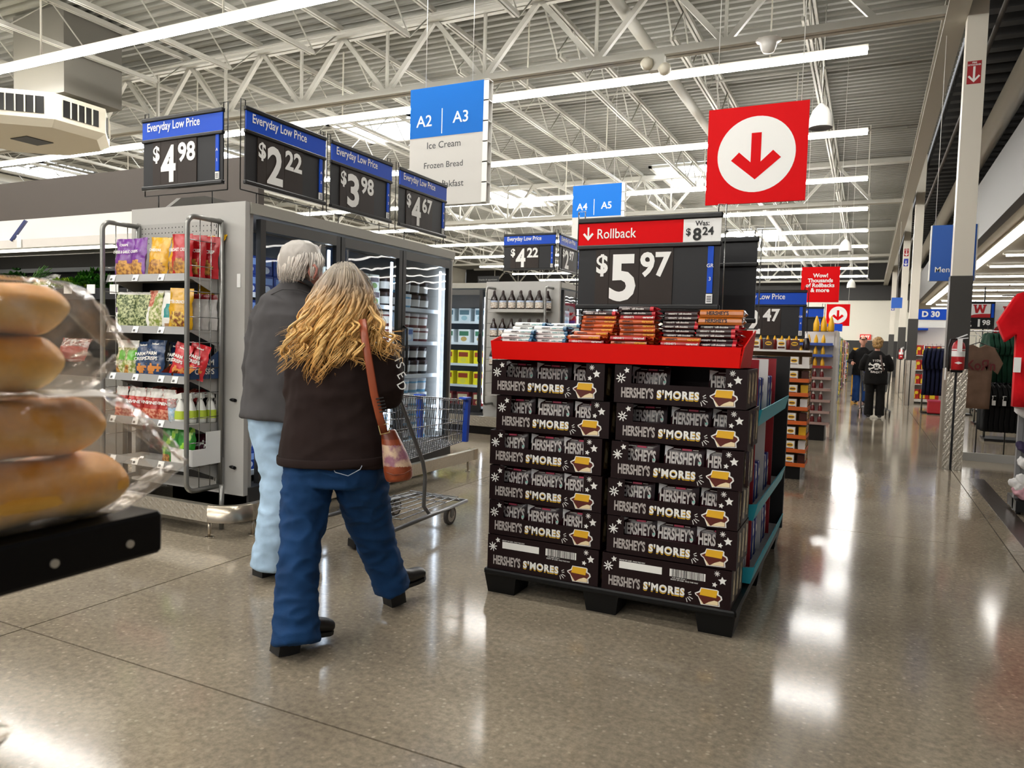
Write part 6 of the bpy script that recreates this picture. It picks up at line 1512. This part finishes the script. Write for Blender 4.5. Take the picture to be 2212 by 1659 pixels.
t = thing('topper_sign', 'small blue topper sign farther down the aisle', 'sign', (-.80, 17.4, 1.75)); MB().box(-.28, .28, -.015, .015, 0, .16).build('panel', BLUE, t)

# ------------------------------------------------------------------ far shoppers
def far_person(loc, h, rz, label, top, legs, hairm, arms='forward', extra=None, hair_round=1.0):
    t = thing('person', label, 'person', loc, rz); s = h / 1.6
    V = lambda x, y, z: Vector((x * s, y * s, z * s))
    b = MB(); b.tube([V(0, 0, .8), V(0, 0, 1.0), V(0, 0, 1.25), V(0, .01, 1.33), V(0, .02, 1.45)], [(.13 * s, .09 * s), (.12 * s, .09 * s), (.14 * s, .09 * s), (.05 * s, .05 * s), (.045 * s, .05 * s)], 12, flat=(1, 0, 0))
    for x in (-1, 1):
        b.tube([V(x * .08, 0, .85), V(x * .09, .0, .48), V(x * .09, 0, .08)], [.07 * s, .05 * s, .035 * s], 10)
        b.tube([V(x * .18, 0, 1.26), V(x * .24, .05, 1.02), V(x * .2, .32, .98)], [.045 * s, .04 * s, .03 * s], 8); hand(b, V(x * .2, .33, .98), Vector((0, 1, 0)), Vector((0, 0, -1)), s=s)
    head(b, V(0, .02, 1.49), Vector((0, 1, 0)), s * .98)
    part('body', remesh(b, .014, 2), SKIN, t)
    b = MB()
    b.tube([V(0, 0, .70), V(0, 0, .90)], [(.185 * s, .13 * s)] * 2, 14, flat=(1, 0, 0))
    for x in (-1, 1): b.tube([V(x * .09, 0, .84), V(x * .10, 0, .45), V(x * .10, -.01, .05)], [(.10 * s, .11 * s), (.08 * s, .085 * s), (.085 * s, .10 * s)], 12, flat=(1, 0, 0))
    part('trousers', remesh(b, .016, 3, fold(9, .006)), legs, t)
    b = MB(); b.tube([V(0, 0, .68), V(0, 0, .85), V(0, 0, 1.05), V(0, 0, 1.22), V(0, .01, 1.30), V(0, .015, 1.35)], [(.215 * s, .15 * s), (.21 * s, .15 * s), (.20 * s, .14 * s), (.20 * s, .13 * s), (.12 * s, .09 * s), (.065 * s, .065 * s)], 16, flat=(1, 0, 0))
    for x in (-1, 1): b.tube([V(x * .16, 0, 1.26), V(x * .24, .01, 1.12), V(x * .265, .06, 1.0), V(x * .21, .30, .98)], [.07 * s, .068 * s, .06 * s, .045 * s], 12)
    part('shirt', remesh(b, .016, 3, fold(8, .006)), top, t)
    for x in (-1, 1):
        b = MB(); b.tube([V(x * .10, -.10, .05), V(x * .10, .0, .05), V(x * .105, .10, .04), V(x * .105, .16, .03)], [(.04 * s, .035 * s), (.045 * s, .045 * s), (.045 * s, .03 * s), (.02 * s, .015 * s)], 10, flat=(1, 0, 0)); part('shoe', remesh(b, .012, 2), mat('boot_black', '1d1a18', .4), t)
    if hairm:
        b = MB(); b.ell(V(0, -.015, 1.535), .088 * s * hair_round, .098 * s, .095 * s, 0, 16, 12); b.ell(V(0, -.04, 1.47), .08 * s * hair_round, .07 * s, .07 * s, 0, 14, 10)
        part('hair', remesh(b, .01, 2, fold(22, .012, 40, .005)), hairm, t)
    return t
BLKC = cloth('cloth_black', '151414')
fw = far_person((.17, 16.5, 0), 1.60, 0.0, 'far shopper in black shirt with white skull print pushing a cart', BLKC, BLKC, mat('hair_sandy', 'a8854e', .5, c2='7c5c34', vscale=30), hair_round=1.08)
k = MB(); y = -.165
def bone(b, p, q, w):
    d = (Vector((q[0] - p[0], q[1] - p[1]))).normalized(); n = Vector((-d.y, d.x)) * w
    b.poly([(p[0] - n.x, p[1] - n.y), (q[0] - n.x, q[1] - n.y), (q[0] + n.x, q[1] + n.y), (p[0] + n.x, p[1] + n.y)], y, 0)
    for c in (p, q):
        for sg in (-1, 1): b.disc(c[0] + n.x * 1.1 * sg, c[1] + n.y * 1.1 * sg, w * 1.35, y, 0, 10)
bone(k, (-.125, .985), (.125, 1.085), .012); bone(k, (-.125, 1.085), (.125, .985), .012)
k.disc(0, 1.055, .062, y - .001, 0, 20, .055); k.rect(-.032, .032, .975, 1.03, y - .001, 0)
k.disc(-.024, 1.05, .015, y - .002, 1, 10); k.disc(.024, 1.05, .015, y - .002, 1, 10); k.poly([(-.008, 1.02), (.008, 1.02), (0, 1.037)], y - .002, 1)
for q in range(3): k.rect(-.022 + q * .02, -.019 + q * .02, .976, 1.0, y - .002, 1)
for i, ch in enumerate('TIDE'): k.text(ch, -.06 + i * .04, 1.14 - .006 * abs(i - 1.5), y, h=.042, bold=.02, align='c')
for i, ch in enumerate('BANDIT'): k.text(ch, -.085 + i * .034, .915 - .0045 * (2.6 - abs(i - 2.5)), y, h=.042, bold=.02, align='c')
k.build('shirt_print', [DIGIT, INK], fw)
MB().tube([(.06, -.13, 1.27), (.09, -.168, 1.10), (.13, -.165, .95)], [(.018, .003)] * 3, 8, flat=(1, 0, 0)).build('bag_strap', mat('strap_brown', '4a3a34', .5), fw)
cart((.17, 17.35, 0), 0.0, 'far shopping cart pushed by the shopper in black')
fm = far_person((-.12, 21.0, 0), 1.72, pi, 'far shopper in black cap and jacket walking towards the camera', BLKC, cloth('denim_dark', '24447c'), None)
MB().ell((0, .0, 1.66), .088, .10, .07, 0, 14, 8).box(-.06, .06, .08, .17, 1.645, 1.655).build('cap', BLKC, fm)

# ------------------------------------------------------------------ clothing side
def shirt_mesh(c, w=.5, h=.68, d=.05, sleeve=.18, seed=0, logo=None):
    """hanging T-shirt outline with thickness and soft folds"""
    pts = [(-w * .36, 0), (w * .36, 0), (w * .37, h * .62), (w * .52, h * .55), (w * .64, h * .72), (w * .40, h * .96), (w * .16, h), (0, h * .955), (-w * .16, h), (-w * .40, h * .96), (-w * .64, h * .72), (-w * .52, h * .55), (-w * .37, h * .62)]
    b = MB().poly(pts, -d / 2, 0, d)
    me = b.mesh('shirt', []); bm = bmesh.new(); bm.from_mesh(me); bmesh.ops.triangulate(bm, faces=bm.faces); bmesh.ops.subdivide_edges(bm, edges=bm.edges, cuts=4, use_grid_fill=True); bm.to_mesh(me); bm.free()
    o = Vector((seed, 0, 0))
    for v in me.vertices:
        k = max(0, 1 - v.co.z / h); v.co.y += .03 * k * noise.noise(Vector((v.co.x * 9 + seed * 5, 0, v.co.z * 1.2))) + .012 * noise.noise(v.co * 12 + o)
    me.polygons.foreach_set('use_smooth', [True] * len(me.polygons)); me.materials.append(cloth('shirt_' + c, c, .9)); return me
HANG = mat('hanger_black', '1c1b1b', .4)
def hanger(t, z):
    MB().tube([(-.2, 0, z - .03), (0, 0, z + .05), (.2, 0, z - .03)], .006, 6).tube([(0, 0, z + .05), (0, 0, z + .09), (.02, 0, z + .11), (.0, 0, z + .13)], .0035, 6).build('hanger', HANG, t)
# the near sock and shirt stand at the right edge
so = thing('sock_stand', 'grey sock and shirt stand at the right edge of the view', 'display stand', (1.16, 7.35, 0))
GP = mat('stand_grey', '6f6f70', .45)
MB().box(0, .035, 0, .06, .02, 1.45).build('upright', GP, so); MB().box(.035, 1.0, .02, .05, .12, 1.45).build('panel', mat('stand_panel', '8c8c8c', .5), so); MB().box(0, 1.0, -.12, .3, .03, .12).build('base', BLACK, so)
for x in (.03, .9): MB().cyl((x, -.05, 0), (x, -.05, .03), .02, 10).build('foot', BLACK, so)
MB().box(-.0, .4, .03, .06, 1.45, 1.92).build('sign_holder', GP, so)
rs = thing('red_shirt', 'bright red T-shirt hanging on the right edge stand', 'shirt', (1.26, 7.18, 0))
rm = shirt_mesh('c8101a', .50, .95, .10, seed=2); link('shirt_body', rm, rs, (0, 0, .90)); hanger(rs, 1.80)
MB().box(-.20, -.15, -.09, -.087, 1.18, 1.30).build('price_tag', PAPER, rs)
MB().tube([(-.30, -.02, 1.80), (.30, -.02, 1.80)], .008, 8).build('hanging_bar', STEEL, rs)
SOCK = [cloth('sock_white', 'dcdad8'), cloth('sock_pink', 'c99aa4'), cloth('sock_grey', '8f8f92'), cloth('sock_dark', '38304a')]
for i, (px_, py_, z, c) in enumerate(((2195, 900, .90, 0), (2200, 915, .85, 0), (2205, 890, .95, 0), (2190, 1045, .24, 0), (2198, 1060, .18, 1), (2205, 1040, .28, 0), (2206, 1000, .42, 0), (2204, 870, 1.02, 2), (2206, 965, .55, 3))):
    x = on(px_, py_, 'y', 7.28).x
    b = MB(); rr = random.Random(i)
    b.tube([(-.05, -.02, .05), (-.03, -.03, .02), (.02, -.02, -.01), (.08, 0, -.02), (.13, .01, .0)], [(.03, .02), (.042, .03), (.045, .03), (.04, .03), (.03, .02)], 10); b.tube([(.0, -.03, .06), (.03, -.02, .03), (.09, 0, .03), (.13, .0, .05)], [(.03, .02), (.04, .03), (.04, .03), (.03, .02)], 10)
    me = remesh(b, .012, 2, fold(20, .012, 45, .004, i)); me.materials.append(SOCK[c]); me.name = 'sock_bundle'
    link('sock_bundle', me, None, (x + .03, 7.29, z), 0, '%s sock bundle on the right edge stand, %s from below' % (('white', 'pink', 'grey', 'dark')[c], ('fifth', 'fourth', 'seventh', 'second', 'lowest', 'third', 'middle', 'topmost', 'sixth')[i]), 'socks', 'sock bundles')
# shirt rack behind the column
rk = thing('clothes_rack', 'chrome clothes rack behind the nearest column', 'clothes rack', (1.45, 11.0, 0))
MB().tube([(-.35, 0, 0.02), (-.35, 0, 1.62), (.55, 0, 1.62), (.55, 0, .02)], .016, 8).build('frame', CHROME, rk); MB().box(-.40, .6, -.25, .25, .0, .03).build('base', GP, rk); MB().tube([(-.35, 0, 1.0), (.55, 0, 1.0)], .012, 8).build('lower_bar', CHROME, rk)
MB().box(-.40, .62, -.30, -.27, .0, .10).build('kick_rail', mat('kick_grey', 'a5a4a0', .4), rk)
ks = thing('brown_shirt', 'brown band T-shirt with dark red lettering facing the aisle', 'shirt', (1.22, 10.6, 0))
link('shirt_body', shirt_mesh('7c6252', .40, .78, .05, seed=4), ks, (0, 0, .66)); hanger(ks, 1.42); MB().tube([(0, 0, 1.55), (0, .42, 1.6)], .006, 6).build('hanging_bar', CHROME, ks)
MB().text('KoЯn', -.125, 1.13, -.055, h=.13, w=.30, bold=.02).build('lettering', mat('print_wine', '6a1c22', .7), ks)
gm = shirt_mesh('173a2a', .42, .62, .04, seed=5); bkm = shirt_mesh('121212', .42, .60, .04, seed=6)
for i in range(7):
    t = thing('green_shirt', 'dark green T-shirt on the rack, %s from the left' % ORD[i], 'shirt', (1.36 + i * .055, 11.08, 0), pi / 2 + .12, group='dark green shirts'); link('shirt_body', gm, t, (0, 0, .98)); hanger(t, 1.56)
for i in range(7):
    t = thing('black_shirt', 'black T-shirt on the lower rack bar, %s from the left' % ORD[i], 'shirt', (1.36 + i * .055, 11.02, 0), pi / 2 + .12, group='black shirts'); link('shirt_body', bkm, t, (0, 0, .36)); hanger(t, .95)
    if i % 2 == 0: MB().box(-.26, -.257, -.06, -.02, .70, .82).box(-.262, -.259, -.06, -.02, .70, .735).build('price_tag', [PAPER], t)
WRED = mat('logo_red', 'b8141c', .45)
def wlogo(b, cx, cz, s, y, m):
    P = [(-1, 1), (-.45, 1), (-.45, .75), (-.56, .75), (-.42, -.1), (-.22, .55), (-.22, 1), (.22, 1), (.22, .55), (.42, -.1), (.56, .75), (.45, .75), (.45, 1), (1, 1), (1, .75), (.88, .75), (.62, -.85), (.28, -.85), (0, .1), (-.28, -.85), (-.62, -.85), (-.88, .75), (-1, .75)]
    b.poly([(cx + p[0] * s, cz + p[1] * s * .8) for p in P][::-1], y, m)
t = thing('rack_sign', 'price board with red letter logo reading 21.98', 'sign', (1.30, 11.45, 1.66)); MB().box(-.17, .17, 0, .01, 0, .36).build('panel', BLACK, t); MB().box(-.155, .12, -.003, 0, .15, .33).build('header_card', PAPER, t)
b = MB(); wlogo(b, -.0, .26, .075, -.005, 0); b.poly([(-.155, .15), (.12, .15), (.12, .20), (.02, .20), (-.06, .19), (-.155, .16)], -.0045, 0); b.build('logo', WRED, t)
MB().text('2 1', -.16, .03, -.004, h=.10, w=.17, bold=.03).text('98', .035, .05, -.004, h=.07, bold=.03).build('price_digits', DIGIT, t); MB().box(.13, .16, -.003, 0, .15, .33).build('aisle_tag', BLUE, t)
MB().tube([(.05, .02, -1.66), (.05, .02, .55)], .008, 6).build('post', CHAR, t)
t = thing('rack_sign', 'white poster board with red letter logo over a red dome', 'sign', (1.64, 11.6, 1.60)); MB().box(-.18, .25, 0, .012, 0, .42).build('panel', PAPER, t)
b = MB(); wlogo(b, 0.02, .30, .085, -.003, 0); MB().tube([(.05, .02, -1.60), (.05, .02, .40)], .008, 6).build('post', CHAR, t); b.poly([(-.17, .01), (.24, .01), (.24, .16), (.15, .20), (.05, .21), (-.06, .16), (-.14, .08)], -.002, 0); b.build('logo', WRED, t)
# the D 30 end with toys and a navy clothes rack
d3 = thing('end_shelf_unit', 'white end shelf under a blue D 30 sign', 'shelf unit', (1.30, 22.3, 0))
MB().box(-.25, .75, .3, .34, 0, 2.1).build('back_panel', WB, d3); MB().box(-.27, -.25, 0, .34, 0, 2.1).build('side_panel', WB, d3); MB().box(-.25, .75, 0, .3, 0.05, .12).build('base_shelf', WB, d3)
MB().box(-.25, .50, -.06, -.02, 2.22, 2.50).build('sign_panel', BLUE, d3); MB().text('D 30', .14, 2.29, -.065, h=.16, bold=.04, align='c').build('sign_lettering', DIGIT, d3); MB().box(.52, .95, -.06, -.02, 2.24, 2.50).build('sign_panel', BLUE, d3); MB().box(-.25, .5, -.05, -.02, 2.02, 2.20).build('sign_strip', PAPER, d3); MB().box(-.2, .1, -.03, .3, 1.95, 2.0).build('sign_strip', BLUE, d3)
for z in (.50, .88, 1.27): MB().box(-.25, .75, 0, .3, z, z + .02).build('shelf', WB, d3)
for i, z in enumerate((.121, .521, .901, 1.291)):
    for q in range(3):
        b = MB().rbox(-.11, .11, -.06, .06, 0, .26, .01); b.rect(-.10, .02, .02, .14, -.062, 1); b.disc(.05, .17, .045, -.062, 1, 12)
        b.build('toy_box', [mat('toy_red', 'b8281e', .4), mat('toy_yellow', 'f0d030', .4)], None, (1.17 + q * .23, 22.42, z), 0, 'red and yellow toy box, %s from left on shelf %s under the blue sign' % (ORD[q], ORD[i]), 'toy box', 'toy boxes under the blue sign')
nm = shirt_mesh('10142c', .45, 1.05, .05, seed=8); nb = shirt_mesh('1c3fae', .45, .75, .05, seed=9)
r2 = thing('clothes_rack', 'far clothes rack with navy garments below the D 30 sign', 'clothes rack', (1.55, 19.0, 0)); MB().tube([(-.4, 0, 0), (-.4, 0, 1.5), (.55, 0, 1.5), (.55, 0, 0)], .018, 8).build('frame', CHROME, r2); MB().box(-.42, .57, -.2, .2, 0, .03).build('base', BLACK, r2)
for i in range(9):
    t = thing('navy_jacket', 'navy garment on the far rack, %s from the left' % ORD[i], 'jacket', (1.20 + i * .085, 18.95, 0), pi / 2 - .3, group='navy garments'); link('garment_body', nb if i in (6, 7) else nm, t, (0, 0, .40 if i not in (6, 7) else .7)); hanger(t, 1.42)
t = thing('red_bin', 'small red boxes under the navy garments', 'box', (1.42, 18.6, 0)); MB().rbox(-.18, .18, -.1, .1, 0.02, .30, .02).build('box_body', mat('bin_red', 'b01c28', .5), t); MB().box(-.19, .19, -.11, .11, .28, .31).build('lid', mat('bin_pink', 'c03a5a', .5), t); MB().box(-.18, .18, -.1, .1, 0, .02).build('base', BLACK, t)
for k, y in enumerate((25.5, 30.0)):
    t = thing('clothes_rack', 'far rack of pale garments beside the %s column' % ('third' if k == 0 else 'farthest'), 'clothes rack', (1.7, y, 0)); MB().box(-.4, 1.2, -.2, .4, 0, .05).build('base', BLACK, t); MB().tube([(-.35, 0, 0), (-.35, 0, 1.9), (1.15, 0, 1.9), (1.15, 0, 0)], .018, 8).build('frame', CHROME, t)
    for i in range(5): link('garment', shirt_mesh(('c9c6c0', 'd0cfd4', '9c9aa0')[i % 3], .6, 1.0, .08, seed=20 + i + k * 7), t, (-.2 + i * .28, -.05 - .02 * i, .55))

# garment racks deeper in the clothing side
dk = [shirt_mesh(c, .5, .95, .06, seed=40 + i) for i, c in enumerate(('2a2a30', '4a2c34', '243a34', '5c564e', '33406a'))]
for k, (x, y) in enumerate(((2.3, 13.6), (3.6, 14.8), (2.5, 16.6), (4.2, 17.6), (2.9, 20.6), (5.0, 20.0), (3.6, 24.0), (5.6, 25.0), (3.2, 28.5), (5.4, 31.0))):
    t = thing('clothes_rack', 'garment rack deeper in the clothing side, %s counted from the column' % ORD[k], 'clothes rack', (x, y, 0), group='deep garment racks')
    MB().tube([(-.6, 0, 0), (-.6, 0, 1.45), (.6, 0, 1.45), (.6, 0, 0)], .018, 8).build('frame', CHROME, t); MB().box(-.62, .62, -.25, .25, 0, .04).build('base', BLACK, t)
    for i in range(10):
        g = thing('hanging_garment', '%s garment on the %s deep rack' % (ORD[i], ORD[k]), 'garment', (x - .5 + i * .11, y, 0), pi / 2 + .15 * (-1) ** i, group='garments on the deep racks')
        link('garment_body', dk[(k * 2 + i // 3) % 5], g, (0, 0, .40)); hanger(g, 1.34)
